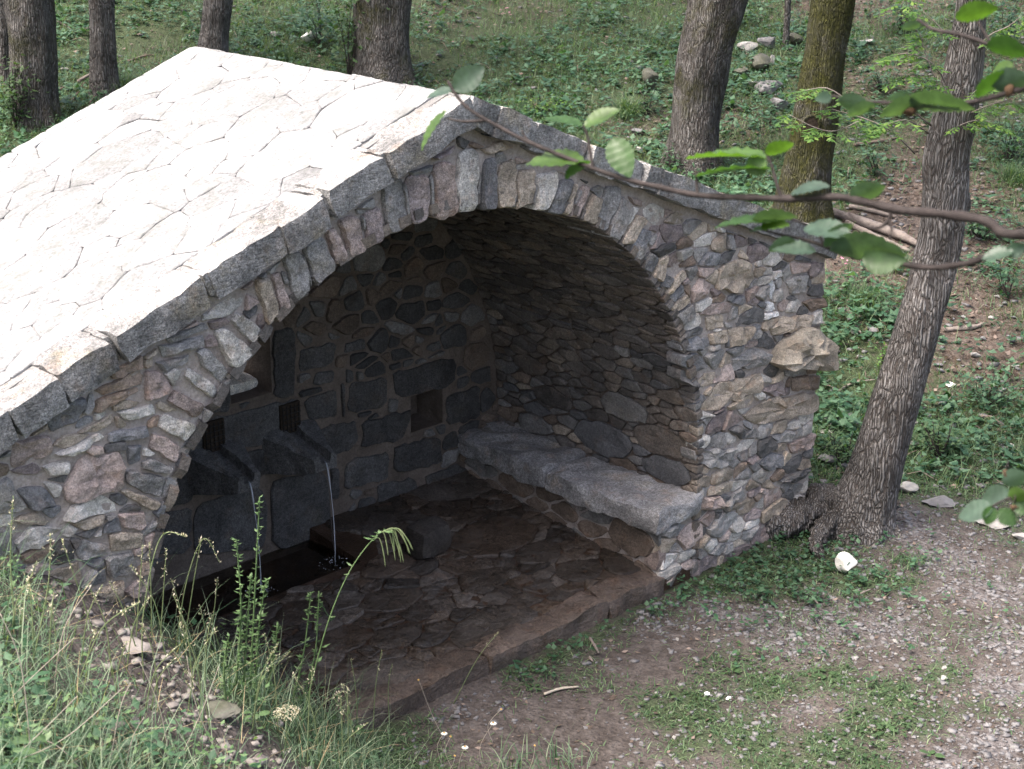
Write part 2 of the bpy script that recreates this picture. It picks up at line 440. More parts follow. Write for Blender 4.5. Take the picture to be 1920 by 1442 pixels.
def inset(poly, g):
    p = ccw(poly); q = list(p)
    for i in range(len(p)):
        a, b = p[i], p[(i + 1) % len(p)]
        ex, ey = b[0] - a[0], b[1] - a[1]; L = math.hypot(ex, ey)
        if L < 1e-6: continue
        nx, ny = ey / L, -ex / L
        q = clip(q, nx, ny, nx * a[0] + ny * a[1] - g)
        if len(q) < 3: return []
    return q
def chaikin(p, k=0.22):
    o = []
    for i in range(len(p)):
        a, b = p[i], p[(i + 1) % len(p)]
        o.append((a[0] + (b[0] - a[0]) * k, a[1] + (b[1] - a[1]) * k)); o.append((a[0] + (b[0] - a[0]) * (1 - k), a[1] + (b[1] - a[1]) * (1 - k)))
    return o
def resample(p, n):
    L = [math.hypot(p[(i + 1) % len(p)][0] - p[i][0], p[(i + 1) % len(p)][1] - p[i][1]) for i in range(len(p))]
    tot = sum(L); out = []; i = 0; acc = 0.0
    for k in range(n):
        s = tot * k / n
        while acc + L[i] < s: acc += L[i]; i += 1
        t = (s - acc) / max(L[i], 1e-9); a, b = p[i], p[(i + 1) % len(p)]
        out.append((a[0] + (b[0] - a[0]) * t, a[1] + (b[1] - a[1]) * t))
    return out
def power_cells(x0, x1, y0, y1, radius, rng, ani=1.0, fixed=(), tries=4000, pack=0.82):
    """irregular cells of mixed size in a rectangle (power diagram). ani>1: cells longer in x"""
    S = []; miss = 0
    X0, X1 = x0 / ani, x1 / ani
    for (fx, fy, fr) in fixed: S.append((fx / ani, fy, fr))
    while miss < tries:
        r = radius(rng); x = rng.uniform(X0, X1); y = rng.uniform(y0, y1)
        ok = True
        for a in S:
            if (a[0] - x) ** 2 + (a[1] - y) ** 2 < (pack * (a[2] + r)) ** 2: ok = False; break
        if ok: S.append((x, y, r))
        else: miss += 1
    A = np.array(S); out = []
    for i, (x, y, r) in enumerate(S):
        d = np.hypot(A[:, 0] - x, A[:, 1] - y) - A[:, 2]
        idx = np.argsort(d)[:26]
        poly = [(X0, y0), (X1, y0), (X1, y1), (X0, y1)]
        for j in idx:
            if j == i: continue
            bx, by, br = S[j]
            nx, ny = bx - x, by - y
            c = 0.5 * ((bx * bx + by * by - br * br) - (x * x + y * y - r * r))
            poly = clip(poly, nx, ny, c)
            if len(poly) < 3: break
        if len(poly) >= 3:
            out.append([(p[0] * ani, p[1]) for p in poly])
    return out
def sep_clip(poly, block):
    """cut a cell back so that it does not overlap a convex ccw block; [] when its centre lies inside"""
    bx = [b[0] for b in block]; by = [b[1] for b in block]
    if min(p[0] for p in poly) > max(bx) or max(p[0] for p in poly) < min(bx) or min(p[1] for p in poly) > max(by) or max(p[1] for p in poly) < min(by): return poly
    c = cen(poly); best = None
    for i in range(len(block)):
        a, b = block[i], block[(i + 1) % len(block)]
        ex, ey = b[0] - a[0], b[1] - a[1]; L = math.hypot(ex, ey)
        if L < 1e-6: continue
        nx, ny = ey / L, -ex / L
        dist = nx * (c[0] - a[0]) + ny * (c[1] - a[1])
        if best is None or dist > best[0]: best = (dist, nx, ny, nx * a[0] + ny * a[1])
    if best[0] <= 0: return []
    return clip(poly, -best[1], -best[2], -best[3])
def pillow(poly, mp, out, back, rng, gap=0.008, n=None, rough=0.012, tilt=0.25, rnd=0.2, flat=0.8, jk=1.0):
    """one stone: outline in (u,v), mp(u,v,h) to world, face stands 'out' proud, root 'back' deep"""
    p = inset(poly, gap)
    if len(p) < 3 or abs(area(p)) < 2e-4: return None
    p = chaikin(p, rnd)
    A = abs(area(p)); sz = math.sqrt(A)
    rough = rough * min(1.0, sz / 0.11)
    if n is None: n = 12 if sz < 0.12 else (18 if sz < 0.3 else 26)
    p = resample(p, n); c = cen(p)
    sd = rng.uniform(0, 50)
    jit = min(0.075 * sz, 0.018) * jk
    p = [(q[0] + jit * mnoise.noise(Vector((q[0] * 14 + sd, q[1] * 14, 1.0))) * 1.4, q[1] + jit * mnoise.noise(Vector((q[0] * 14, q[1] * 14 + sd, 7.0))) * 1.4) for q in p]
    tx, ty = rng.uniform(-1, 1) * tilt * out / max(sz, 0.05), rng.uniform(-1, 1) * tilt * out / max(sz, 0.05)
    V = []; F = []
    e_ = max(1 - 0.012 / max(sz, 0.03), 0.86)
    rings = [(1.0, -back, 0), (1.0, out * 0.55, 0.5), (e_, out * (0.75 + 0.25 * flat), 0.9), (0.62, out, 1.15), (0.3, out, 1.3)]
    for (s, h, kn) in rings:
        for q in p:
            u, v = c[0] + (q[0] - c[0]) * s, c[1] + (q[1] - c[1]) * s
            hh = h
            if kn: hh += kn * (rough * (mnoise.noise(Vector((u * 11 + sd, v * 11, sd))) + 0.6 * mnoise.noise(Vector((u * 27, v * 27 + sd, sd)))) + tx * (u - c[0]) + ty * (v - c[1]))
            V.append(mp(u, v, hh))
    V.append(mp(c[0], c[1], out * 1.04 + rough * mnoise.noise(Vector((c[0] * 11 + sd, c[1] * 11, sd)))))
    nr = len(rings)
    for i in range(nr - 1):
        for k in range(n):
            F.append((i * n + k, i * n + (k + 1) % n, (i + 1) * n + (k + 1) % n, (i + 1) * n + k))
    for k in range(n): F.append(((nr - 1) * n + k, (nr - 1) * n + (k + 1) % n, nr * n))
    return V, F
def rough_box(L, Wd, T, mp, rng, seg=(6, 3, 2), amp=0.012, rnd=0.03):
    """box grid u in 0..L, v in 0..Wd, w in 0..T with worn corners"""
    bm = bmesh.new(); bmesh.ops.create_cube(bm, size=1.0)
    nu, nv, nw = seg
    def cut(ax, n):
        for i in range(1, n):
            co = [0, 0, 0]; no = [0, 0, 0]; co[ax] = -0.5 + i / n; no[ax] = 1
            bmesh.ops.bisect_plane(bm, geom=bm.verts[:] + bm.edges[:] + bm.faces[:], plane_co=co, plane_no=no)
    cut(0, nu); cut(1, nv); cut(2, nw)
    sd = rng.uniform(0, 90); V = []
    dims = (L, Wd, T)
    bm.verts.ensure_lookup_table(); bm.verts.index_update()
    for v in bm.verts:
        q = [(v.co[i] + 0.5) * dims[i] for i in range(3)]
        ext = [min(q[i], dims[i] - q[i]) < 1e-5 for i in range(3)]
        k = sum(ext)
        if k >= 2:
            s = rnd * (1.0 if k == 3 else 0.6)
            for i in range(3):
                if ext[i]: q[i] += s * (1 if q[i] < dims[i] / 2 else -1) * min(1, dims[i] / (4 * rnd))
        w = Vector((q[0] * 7 + sd, q[1] * 7, q[2] * 7 + sd * 0.3))
        nv_ = mnoise.noise_vector(w) * amp + mnoise.noise_vector(w * 2.7) * amp * 0.5
        V.append(mp(q[0] + nv_[0], q[1] + nv_[1], q[2] + nv_[2]))
    F = [tuple(v.index for v in f.verts) for f in bm.faces]
    bm.free(); return V, F
def rock(size, seed, sub=2, amp=0.28, flat=1.0):
    bm = bmesh.new(); bmesh.ops.create_icosphere(bm, subdivisions=sub, radius=1.0)
    r = random.Random(seed); planes = []
    for _ in range(13):
        d = Vector((r.uniform(-1, 1), r.uniform(-1, 1), r.uniform(-1, 1))).normalized(); planes.append((d, r.uniform(0.42, 0.8)))
    V = []
    for v in bm.verts:
        c = v.co.copy()
        for d, m in planes:
            e = c.dot(d) - m
            if e > 0: c -= d * e * 0.97
        c += mnoise.noise_vector(c * 1.6 + Vector((seed * 3.1, 0, 0))) * amp * 0.4 + mnoise.noise_vector(c * 4.5 + Vector((seed, 5, 0))) * amp * 0.16
        V.append(Vector((c.x * size[0], c.y * size[1], c.z * size[2] * flat)))
    F = [tuple(v.index for v in f.verts) for f in bm.faces]
    bm.free(); return V, F

# stone colours (albedo)
PAL = {'white': (0.66, 0.66, 0.68), 'grey': (0.275, 0.265, 0.255), 'blue': (0.19, 0.19, 0.195), 'pink': (0.37, 0.30, 0.27), 'tan': (0.37, 0.315, 0.255), 'pale': (0.50, 0.475, 0.44),
       'purple': (0.275, 0.23, 0.222), 'dark': (0.125, 0.122, 0.12), 'brown': (0.25, 0.195, 0.155)}
PAL = {k: tuple(min(0.7, c * 1.1) for c in v) for k, v in PAL.items()}
def shade(rng, c, a, b):
    k = rng.uniform(a, b); return tuple(x * k for x in c)
def pick(rng, keys='grey grey grey pale pale pink tan tan blue dark purple brown'):
    c = PAL[rng.choice(keys.split())]; k = rng.uniform(0.72, 1.25)
    return tuple(x * k for x in c)

# ------------------------------------------------------------------ ground
def gp(u, v):
    P = hit(u, v); return (P[0], P[1])
GRAV = [(gp(u, v), r) for u, v, r in [(1550, 1165, 0.40), (1660, 1175, 0.42), (1420, 1165, 0.33), (1340, 1150, 0.25), (1480, 1200, 0.3), (1780, 1050, 0.42), (1720, 1000, 0.38), (1860, 1110, 0.45), (1900, 1200, 0.42),
        (1890, 1290, 0.32), (1860, 1400, 0.35), (1790, 1440, 0.3), (1500, 1330, 0.13), (1250, 1180, 0.2), (1700, 970, 0.3), (860, 1330, 0.2), (900, 1310, 0.2)]]
GRAS = [(gp(u, v), r) for u, v, r in [(1230, 1335, 0.26), (1300, 1310, 0.22), (1680, 1310, 0.34), (1730, 1350, 0.32), (1640, 1360, 0.28), (1500, 1065, 0.45), (1380, 1060, 0.33), (1600, 1100, 0.38), (1680, 1090, 0.3), (1350, 1110, 0.25),
        (1180, 1130, 0.16), (1100, 1165, 0.16), (1060, 1190, 0.12), (1130, 1240, 0.14), (960, 1245, 0.13), (1000, 1290, 0.13), (1450, 1290, 0.32), (1560, 1270, 0.28), (1400, 1380, 0.33), (1550, 1400, 0.3), (1780, 1270, 0.25), (1280, 1400, 0.2), (1840, 1330, 0.25), (1450, 1440, 0.3), (1650, 1430, 0.25), (1300, 1340, 0.3)]]
BARE = [(gp(u, v), r) for u, v, r in [(1020, 1370, 0.42), (950, 1390, 0.3), (1090, 1330, 0.2), (1200, 1250, 0.2), (1250, 1215, 0.18), (900, 1300, 0.15)]]
TRACK = [gp(u, v) for u, v in [(175, 1140), (250, 1220), (320, 1290), (400, 1360), (470, 1420)]]
def blob(L, x, y):
    m = 0.0
    for (c, r) in L:
        d2 = ((x - c[0]) ** 2 + (y - c[1]) ** 2) / (r * r)
        if d2 < 4: m = max(m, math.exp(-d2 * 0.9))
    return m
def seg_d(x, y, L):
    b = 9.0
    for i in range(len(L) - 1):
        (ax, ay), (bx, by) = L[i], L[i + 1]
        ex, ey = bx - ax, by - ay; t = max(0, min(1, ((x - ax) * ex + (y - ay) * ey) / (ex * ex + ey * ey + 1e-9)))
        b = min(b, math.hypot(x - ax - ex * t, y - ay - ey * t))
    return b
def zones(x, y):
    s = 0.72 * x + 0.69 * y
    g, gr, b = blob(GRAV, x, y), blob(GRAS, x, y), blob(BARE, x, y)
    hillk = sstep(2.9, 4.2, s)
    nn = n2(x, y, 0.45, 21) + 0.5 * n2(x, y, 1.1, 5)
    grass = max(0.74 * gr, 0.53 + 0.25 * nn) * (1 - b) * (1 - 0.5 * g)
    grav = max(0.62 * g, 0.24 + 0.2 * n2(x, y, 0.9, 40)) * (1 - 0.8 * b)
    if hillk > 0:
        right = sstep(2.0, 6.0, x - y)                      # litter slope on the right, greener in the middle
        grass = grass * (1 - hillk) + hillk * (0.80 - 0.34 * right + 0.5 * nn)
        grav *= 1 - hillk
    foot = -0.92 + 0.3 * min(y, 0.5)
    bk = sstep(0.0, 0.5, foot - x)
    tr = math.exp(-(seg_d(x, y, TRACK) / 0.32) ** 2)
    grass = grass * (1 - bk) + bk * (0.62 + 0.3 * nn) * (1 - 0.95 * tr)
    grav = grav * (1 - bk) + bk * 0.35 * tr
    lit = max(hillk * (0.75 + 0.3 * nn), 0.2 * bk, 0.15)
    return max(grav, 0), min(max(grass, 0), 1), min(max(lit, 0), 1)
def axis(a, b, step, lo, hi):
    c = list(np.arange(a, b + 1e-6, step)); s = step; x = a
    while x > lo: s *= 1.22; x -= s; c.insert(0, x)
    s = step; x = b
    while x < hi: s *= 1.22; x += s; c.append(x)
    return c
gx = axis(-4.6, 8.6, 0.085, -220, 260); gy = axis(-3.6, 4.4, 0.085, -220, 260)
GV = []; GZ = []
for y in gy:
    for x in gx:
        GV.append((x, y, terrain(x, y))); GZ.append((*zones(x, y), 1))
nx = len(gx)
GF = [(j * nx + i, j * nx + i + 1, (j + 1) * nx + i + 1, (j + 1) * nx + i) for j in range(len(gy) - 1) for i in range(nx - 1)]
g_o = mk('ground', GV, GF, 'ground')
ca = g_o.data.color_attributes.new('zone', 'FLOAT_COLOR', 'POINT'); ca.data.foreach_set('color', np.array(GZ, np.float32).ravel())
prop(g_o, 'sloping forest floor of soil, gravel and leaf litter around the spring house', 'ground', None, 'structure')

# ------------------------------------------------------------------ spring house
house = empty('spring_house', (0, 0, 0), 'old stone spring house with a wide arched vault and pale stone slab roof', 'spring house')
def part_mesh(name, V, F, mat, parent=house, smooth=False): return mk(name, V, F, mat, parent, smooth)

# ---- front wall: mortar core with the arch opening
def arch_z(x): return ZS + math.sqrt(max((R + 0.01) ** 2 - x * x, 0)) if abs(x) < R + 0.01 else -0.6
xs = sorted(set(list(np.linspace(WL, -R - 0.011, 7)) + [-(R + 0.0099)] + [-(R + 0.0099) * math.cos(a) for a in np.linspace(0, math.pi, 61)] + list(np.linspace(R + 0.011, WR, 7)) + [0.0]))
V = []; F = []
for y in (0.02, 0.5):
    for x in xs: V.append((x, y, arch_z(x))); V.append((x, y, gable(x) - 0.12))
m = len(xs)
for i in range(m - 1):
    F.append((2 * i, 2 * i + 2, 2 * i + 3, 2 * i + 1))
    o_ = 2 * m; F.append((o_ + 2 * i + 1, o_ + 2 * i + 3, o_ + 2 * i + 2, o_ + 2 * i))
    F.append((2 * i + 1, 2 * i + 3, o_ + 2 * i + 3, o_ + 2 * i + 1))
F.append((0, 1, 2 * m + 1, 2 * m)); F.append((2 * m - 2, 4 * m - 2, 4 * m - 1, 2 * m - 1))
# bench-end strip of wall below the seat
b0 = len(V)
for (x, z) in [(R - BW + 0.05, -0.5), (R + 0.012, -0.5), (R + 0.012, ZB - 0.15), (R - BW + 0.05, ZB - 0.15)]: V.append((x, 0.022, z))
for (x, z) in [(R - BW + 0.05, -0.5), (R - BW + 0.05, ZB - 0.15)]: V.append((x, DB + 0.1, z))
F.append((b0, b0 + 1, b0 + 2, b0 + 3)); F.append((b0, b0 + 3, b0 + 5, b0 + 4))
front = part_mesh('front_wall', V, F, 'mortar')
fmap = lambda u, v, h: (u, 0.02 - h, v)

C3 = lambda pts, col=None: ([(480 + a * 0.4375, 240 + b * 0.4375) for a, b in pts], col)
C4 = lambda pts, col=None: ([(a / 3, 480 + b / 3) for a, b in pts], col)
C6 = lambda pts, col=None: ([(1280 + a / 3, 480 + b / 3) for a, b in pts], col)
C7 = lambda pts, col=None: ([(a / 3, 960 + b / 3) for a, b in pts], col)
VOUS = [C3([(0, 660), (60, 650), (100, 790), (55, 845)], 'tan'), C3([(72, 640), (110, 625), (150, 770), (115, 800)], 'pink'), C3([(112, 540), (195, 530), (235, 690), (178, 745)], 'grey'),
    C3([(205, 510), (290, 470), (330, 610), (255, 670)], 'grey'), C3([(297, 440), (350, 430), (395, 560), (345, 590)], 'pink'), C3([(360, 400), (435, 375), (475, 520), (405, 560)], 'pink'),
    C3([(465, 380), (530, 340), (550, 480), (485, 510)], 'purple'), C3([(535, 230), (625, 220), (650, 420), (575, 455)], 'grey'), C3([(647, 225), (740, 205), (750, 380), (675, 420)], 'purple'),
    C3([(765, 165), (845, 150), (865, 370), (775, 390)], 'pink'), C3([(870, 120), (920, 95), (955, 110), (945, 345), (868, 350)], 'pale'), C3([(985, 150), (1030, 130), (1025, 345), (965, 345)], 'blue'),
    C3([(1045, 170), (1115, 130), (1120, 200), (1095, 340), (1035, 335)], 'tan'), C3([(1130, 190), (1195, 180), (1185, 320), (1115, 345)], 'tan'), C3([(1210, 210), (1290, 185), (1285, 260), (1240, 350), (1195, 335)], 'pale'),
    C3([(1300, 230), (1358, 220), (1310, 370), (1255, 360)], 'blue'), C3([(1362, 240), (1385, 245), (1340, 375), (1315, 370)], 'tan'), C3([(1405, 245), (1435, 255), (1385, 380), (1345, 375)], 'pink'),
    C3([(1440, 285), (1480, 310), (1455, 410), (1400, 400)], 'tan'), C3([(1505, 260), (1565, 255), (1560, 310), (1500, 445), (1455, 415)], 'grey'), C3([(1570, 285), (1615, 350), (1555, 490), (1510, 460)], 'grey'),
    C3([(1640, 370), (1680, 400), (1610, 500), (1560, 490)], 'tan'), C3([(1655, 430), (1700, 450), (1650, 570), (1600, 530)], 'blue'), C3([(1690, 530), (1722, 560), (1692, 622), (1660, 600)], 'blue'),
    C3([(1725, 565), (1770, 540), (1740, 660), (1698, 640)], 'tan'), C3([(1750, 620), (1790, 640), (1765, 690), (1735, 680)], 'blue'), C3([(1745, 690), (1840, 610), (1850, 640), (1770, 715)], 'tan'),
    C3([(1760, 725), (1830, 675), (1840, 705), (1790, 750)], 'blue'), C3([(1775, 760), (1850, 715), (1865, 740), (1795, 800)], 'tan'), C3([(1800, 800), (1870, 755), (1885, 800), (1830, 850)], 'grey'),
    C4([(1310, 380), (1350, 320), (1480, 420), (1420, 500)], 'pale'), C4([(1210, 440), (1260, 410), (1440, 540), (1310, 640)], 'pale'), C4([(1110, 540), (1170, 530), (1290, 650), (1240, 720), (1150, 620)], 'grey'),
    C4([(1050, 690), (1070, 630), (1230, 740), (1205, 810)], 'pale'), C4([(950, 830), (990, 755), (1150, 840), (1140, 890), (1100, 910)], 'pink'), C4([(890, 960), (930, 890), (1110, 950), (1045, 1050)], 'pale'),
    C4([(850, 1080), (870, 1000), (1025, 1070), (990, 1170)], 'pink'), C4([(810, 1160), (850, 1140), (980, 1185), (960, 1230), (810, 1200)], 'grey'), C4([(720, 1205), (930, 1250), (905, 1365), (720, 1295)], 'grey'),
    C4([(680, 1335), (740, 1315), (900, 1390), (860, 1440)], 'tan'), C7([(680, 20), (810, 0), (830, 80), (790, 110), (700, 90)], 'pink'), C7([(620, 130), (800, 112), (800, 200), (640, 230)], 'tan'),
    C7([(600, 260), (750, 230), (745, 340), (620, 380)], 'grey'), C7([(400, 500), (690, 390), (690, 490), (480, 540)], 'tan'), C7([(420, 560), (680, 510), (670, 620), (450, 640)], 'grey')]
SLIV = [C3(p_, 'grey') for p_ in ([(628, 235), (642, 235), (665, 410), (652, 415)], [(745, 200), (760, 195), (770, 370), (758, 375)], [(1034, 200), (1042, 200), (1032, 335), (1024, 340)], [(958, 190), (972, 190), (958, 350), (948, 350)],
    [(1114, 290), (1124, 260), (1110, 345), (1100, 345)], [(1196, 240), (1206, 240), (1192, 330), (1186, 335)], [(452, 375), (464, 375), (470, 440), (462, 445)], [(1388, 265), (1402, 270), (1370, 335), (1362, 330)], [(198, 540), (206, 538), (245, 685), (238, 690)])]
BIG = [C4([(80, 1040), (285, 1020), (300, 1120), (75, 1205)], 'pink'), C4([(455, 1150), (690, 1105), (695, 1310), (550, 1340), (370, 1390), (380, 1290)], 'pink'), C4([(545, 810), (780, 735), (790, 770), (545, 885)], 'brown'),
    C4([(820, 650), (900, 640), (975, 745), (830, 825)], 'pink'), C4([(270, 900), (400, 800), (490, 810), (440, 930), (300, 990)], 'blue'), C4([(620, 1000), (830, 955), (840, 1020), (620, 1055)], 'blue'),
    C4([(315, 1120), (560, 1000), (590, 1030), (400, 1130)], 'pale'), C4([(720, 1070), (810, 1065), (800, 1195), (730, 1180)], 'blue'), C4([(430, 1000), (640, 890), (650, 940), (560, 990)], 'tan'),
    C4([(660, 880), (870, 835), (880, 900), (720, 930)], 'pale'), C4([(900, 505), (1150, 455), (1155, 510), (930, 570)], 'grey'), C4([(945, 460), (1200, 362), (1210, 400), (960, 492)], 'grey'),
    C4([(620, 655), (840, 545), (830, 620), (640, 700)], 'brown'), C4([(240, 1190), (400, 1150), (380, 1230), (290, 1240)], 'pale'), C4([(890, 600), (1080, 555), (1080, 595), (930, 655)], 'grey'),
    C4([(110, 1320), (250, 1290), (330, 1400), (180, 1440)], 'blue'), C7([(90, 180), (180, 80), (340, 90), (300, 170), (110, 240)], 'pale'), C7([(390, 60), (600, 20), (590, 70), (480, 110)], 'tan'), C7([(430, 230), (480, 160), (610, 190), (580, 250), (450, 280)], 'grey'),
    C3([(665, 190), (755, 158), (760, 185), (680, 218)], 'blue'), C3([(970, 90), (1060, 55), (1110, 85), (1000, 115)], 'tan'), C3([(730, 110), (850, 35), (860, 60), (745, 120)], 'brown'), C3([(755, 128), (865, 75), (868, 95), (765, 142)], 'purple'),
    C6([(590, 150), (640, 110), (710, 108), (700, 200), (615, 220)], 'grey'), C6([(680, 262), (790, 230), (815, 280), (740, 320)], 'brown'), C6([(500, 405), (570, 345), (740, 332), (700, 400), (520, 450)], 'tan'),
    C6([(290, 590), (400, 520), (540, 550), (480, 620), (300, 640)], 'grey'), C6([(350, 900), (500, 800), (750, 770), (755, 870), (420, 950)], 'tan'), C6([(210, 720), (440, 665), (440, 750), (170, 880), (110, 860)], 'tan'),
    C6([(452, 760), (570, 692), (575, 820)], 'purple'), C6([(600, 1060), (740, 1000), (745, 1070), (620, 1120)], 'pink'), C6([(440, 1170), (500, 1110), (570, 1120), (560, 1180), (480, 1220)], 'blue'),
    C6([(80, 1100), (300, 1080), (290, 1150), (200, 1200), (80, 1160)], 'grey'), C6([(200, 180), (220, 60), (330, 20), (410, 60), (400, 140), (330, 210)], 'tan'), C6([(620, 682), (770, 672), (775, 750), (620, 765)], 'brown'),
    C6([(260, 980), (320, 950), (380, 980), (340, 1035)], 'dark'), C6([(140, 340), (230, 330), (240, 400), (150, 420)], 'tan'), C6([(160, 440), (260, 415), (250, 490), (160, 500)], 'tan'), C6([(270, 410), (400, 390), (370, 480), (270, 520)], 'tan'),
    C6([(60, 190), (110, 130), (165, 160), (130, 240), (60, 270)], 'pink'), C6([(0, 280), (60, 300), (70, 350), (0, 400)], 'tan'), C6([(415, 230), (460, 170), (490, 160), (470, 260)], 'grey'), C6([(0, 470), (100, 455), (125, 520), (0, 540)], 'blue'),
    C6([(0, 560), (90, 545), (150, 620), (70, 660), (0, 620)], 'blue'), C6([(540, 1270), (640, 1215), (730, 1200), (640, 1280)], 'dark'), C6([(100, 1360), (210, 1350), (225, 1420), (110, 1430)], 'pink'),
    C6([(230, 1400), (340, 1300), (360, 1340), (250, 1435)], 'grey'), C6([(0, 640), (80, 690), (90, 760), (0, 700)], 'dark'), C6([(485, 190), (512, 120), (526, 180), (505, 250)], 'white'), C6([(478, 262), (508, 255), (525, 300), (475, 318)], 'white'), C6([(468, 322), (545, 312), (548, 335), (468, 365)], 'white'), C6([(510, 90), (560, 80), (566, 120), (520, 135)], 'white')]
def to_front(item):
    return ccw(hull([tuple(on_plane(u, v, 1, 0.0)[[0, 2]]) for u, v in item[0]]))
def grow(p_, k): c = cen(p_); return [(c[0] + (q[0] - c[0]) * k, c[1] + (q[1] - c[1]) * k) for q in p_]
vs_polys = []
for i in VOUS:
    p_ = grow(to_front(i), 1.09)
    for q_, _ in vs_polys:
        if len(p_) >= 3: p_ = sep_clip(p_, q_)
    if len(p_) >= 3: vs_polys.append((p_, i[1]))
sl_polys = [(to_front(i), i[1]) for i in SLIV]; bg_polys = [(grow(to_front(i), 1.06), i[1]) for i in BIG]
sl_polys = [(p_, c_) for p_, c_ in sl_polys if len(p_) >= 3]
# the big stones yield to the arch stones
bg2 = []
for p_, c_ in bg_polys:
    for q_, _ in vs_polys:
        if len(p_) >= 3: p_ = sep_clip(p_, q_)
    for q_, _ in bg2:
        if len(p_) >= 3: p_ = sep_clip(p_, q_)
    if len(p_) >= 3: bg2.append((p_, c_))
rng = random.Random(3)
rad = lambda r: r.choice([0.02, 0.026, 0.034, 0.042, 0.055, 0.075])
cells = power_cells(WL, WR, -0.3, 3.0, rad, rng, 1.85, [], 5000)
fs = []; n_main = len(cells)
cells += power_cells(WL, WR, 0.0, 3.0, lambda r: r.choice([0.016, 0.02, 0.028]), random.Random(77), 1.7, [], 1800)
def inside(pt, poly): return all((poly[(i + 1) % len(poly)][0] - poly[i][0]) * (pt[1] - poly[i][1]) - (poly[(i + 1) % len(poly)][1] - poly[i][1]) * (pt[0] - poly[i][0]) >= 0 for i in range(len(poly)))
for ic, c in enumerate(cells):
    c = ccw(c)
    if ic >= n_main:
        x, z = cen(c)
        if any(inside((x, z), q_) for q_, _ in fs if abs(q_[0][0] - x) < 0.3 and abs(q_[0][1] - z) < 0.3): continue
        for q_, _ in fs:
            if len(c) >= 3 and abs(q_[0][0] - x) < 0.35 and abs(q_[0][1] - z) < 0.35: c = sep_clip(c, q_)
        if len(c) < 3: continue
    for s_ in (-1, 1): c = clip(c, s_ * K, 1, H - 0.20) if len(c) >= 3 else c
    if len(c) < 3: continue
    x, z = cen(c)
    if z > ZS:
        L = math.hypot(x, z - ZS)
        if L < R: continue
        nx_, nz_ = x / L, (z - ZS) / L
        c = clip(c, -nx_, -nz_, -(R + nz_ * ZS))
    elif x > 0:
        if x < R:
            if x < R - BW + 0.05 or z > ZB - 0.15: continue
            c = clip(clip(clip(c, -1, 0, -(R - BW + 0.04)), 0, 1, ZB - 0.15), 1, 0, R + 0.1)
        else: c = clip(c, -1, 0, -R)
    else:
        if x > -R: continue
        c = clip(c, 1, 0, -R)
    if len(c) < 3 or x < -3.1: continue
    for q_, _ in vs_polys + sl_polys + bg2:
        if len(c) >= 3: c = sep_clip(c, q_)
    if len(c) >= 3 and abs(area(c)) > (9e-4 if ic < n_main else 4e-4): fs.append((ccw(c), None))
fs.sort(key=lambda t: -abs(area(t[0])))
n_big = 0
for p_, c_ in vs_polys:
    st = pillow(p_, fmap, rng.uniform(0.02, 0.038), 0.30, rng, 0.003, 26, 0.016, 0.4, 0.09)
    if st: mk('arch_stone', *st, 'granite', front, True, shade(rng, PAL[c_], 0.88, 1.15))
for p_, c_ in sl_polys:
    st = pillow(p_, fmap, rng.uniform(0.015, 0.03), 0.25, rng, 0.0015, 12, 0.004, 0.1, 0.12)
    if st: mk('arch_stone', *st, 'wall_stone', front, True, PAL['grey'])
for p_, c_ in bg2:
    st = pillow(p_, fmap, rng.uniform(0.016, 0.035), 0.1, rng, 0.003, 30, 0.03, 0.7, 0.05)
    if st: mk('stone', *st, 'wall_stone', front, True, shade(rng, PAL[c_], 0.88, 1.15)); n_big += 1
# the boulder that juts out of the right corner
bp = ccw(hull([tuple(on_plane(u, v, 1, -0.1)[[0, 2]]) for u, v in [(1465, 692), (1480, 655), (1520, 622), (1545, 615), (1563, 640), (1566, 695)]]))
st = pillow(bp, fmap, 0.15, 0.15, rng, 0.0, 36, 0.06, 0.6, 0.12, 0.6); o = mk('stone', *st, 'wall_stone', front, True, (0.34, 0.30, 0.245)); o['label'] = 'big tan boulder jutting out of the wall corner'
acc = Acc()
for i, (p_, _) in enumerate(fs):
    st = pillow(p_, fmap, rng.uniform(0.009, 0.027), 0.08, rng, rng.uniform(0.002, 0.0055), None, 0.02, 0.9, 0.035)
    if not st: continue
    if n_big < 295: mk('stone', *st, 'wall_stone', front, True, pick(rng)); n_big += 1
    else: acc.add(*st, pick(rng))
if acc.V: o = mk('small_stones', acc.V, acc.F, 'wall_stone', front, True, acc.T); o['kind'] = 'stuff'

# ---- side walls (mortar with a face of rubble on the right one)
V = []; F = []
for x0, x1 in ((WL, WL + 0.5), (WR - 0.5, WR - 0.002)):
    zt = min(gable(x0), gable(x1)) - 0.13; b = len(V)
    for z in (-0.6, zt):
        for (x, y) in ((x0, 0.49), (x1, 0.49), (x1, 2.2), (x0, 2.2)): V.append((x, y, z))
    F += [(b, b + 1, b + 5, b + 4), (b + 1, b + 2, b + 6, b + 5), (b + 2, b + 3, b + 7, b + 6), (b + 3, b, b + 4, b + 7), (b + 4, b + 5, b + 6, b + 7)]
side = part_mesh('side_wall', V, F, 'mortar')
rng = random.Random(5); k_ = 0
for c in power_cells(0.03, 2.2, -0.3, 1.75, lambda r: r.choice([0.06, 0.09, 0.12]), rng, 1.4, [], 800):
    st = pillow(c, lambda u, v, h: (WR - 0.002 + h, u, v), rng.uniform(0.02, 0.05), 0.08, rng, 0.008)
    if st: mk('stone', *st, 'wall_stone', side, True, pick(rng))

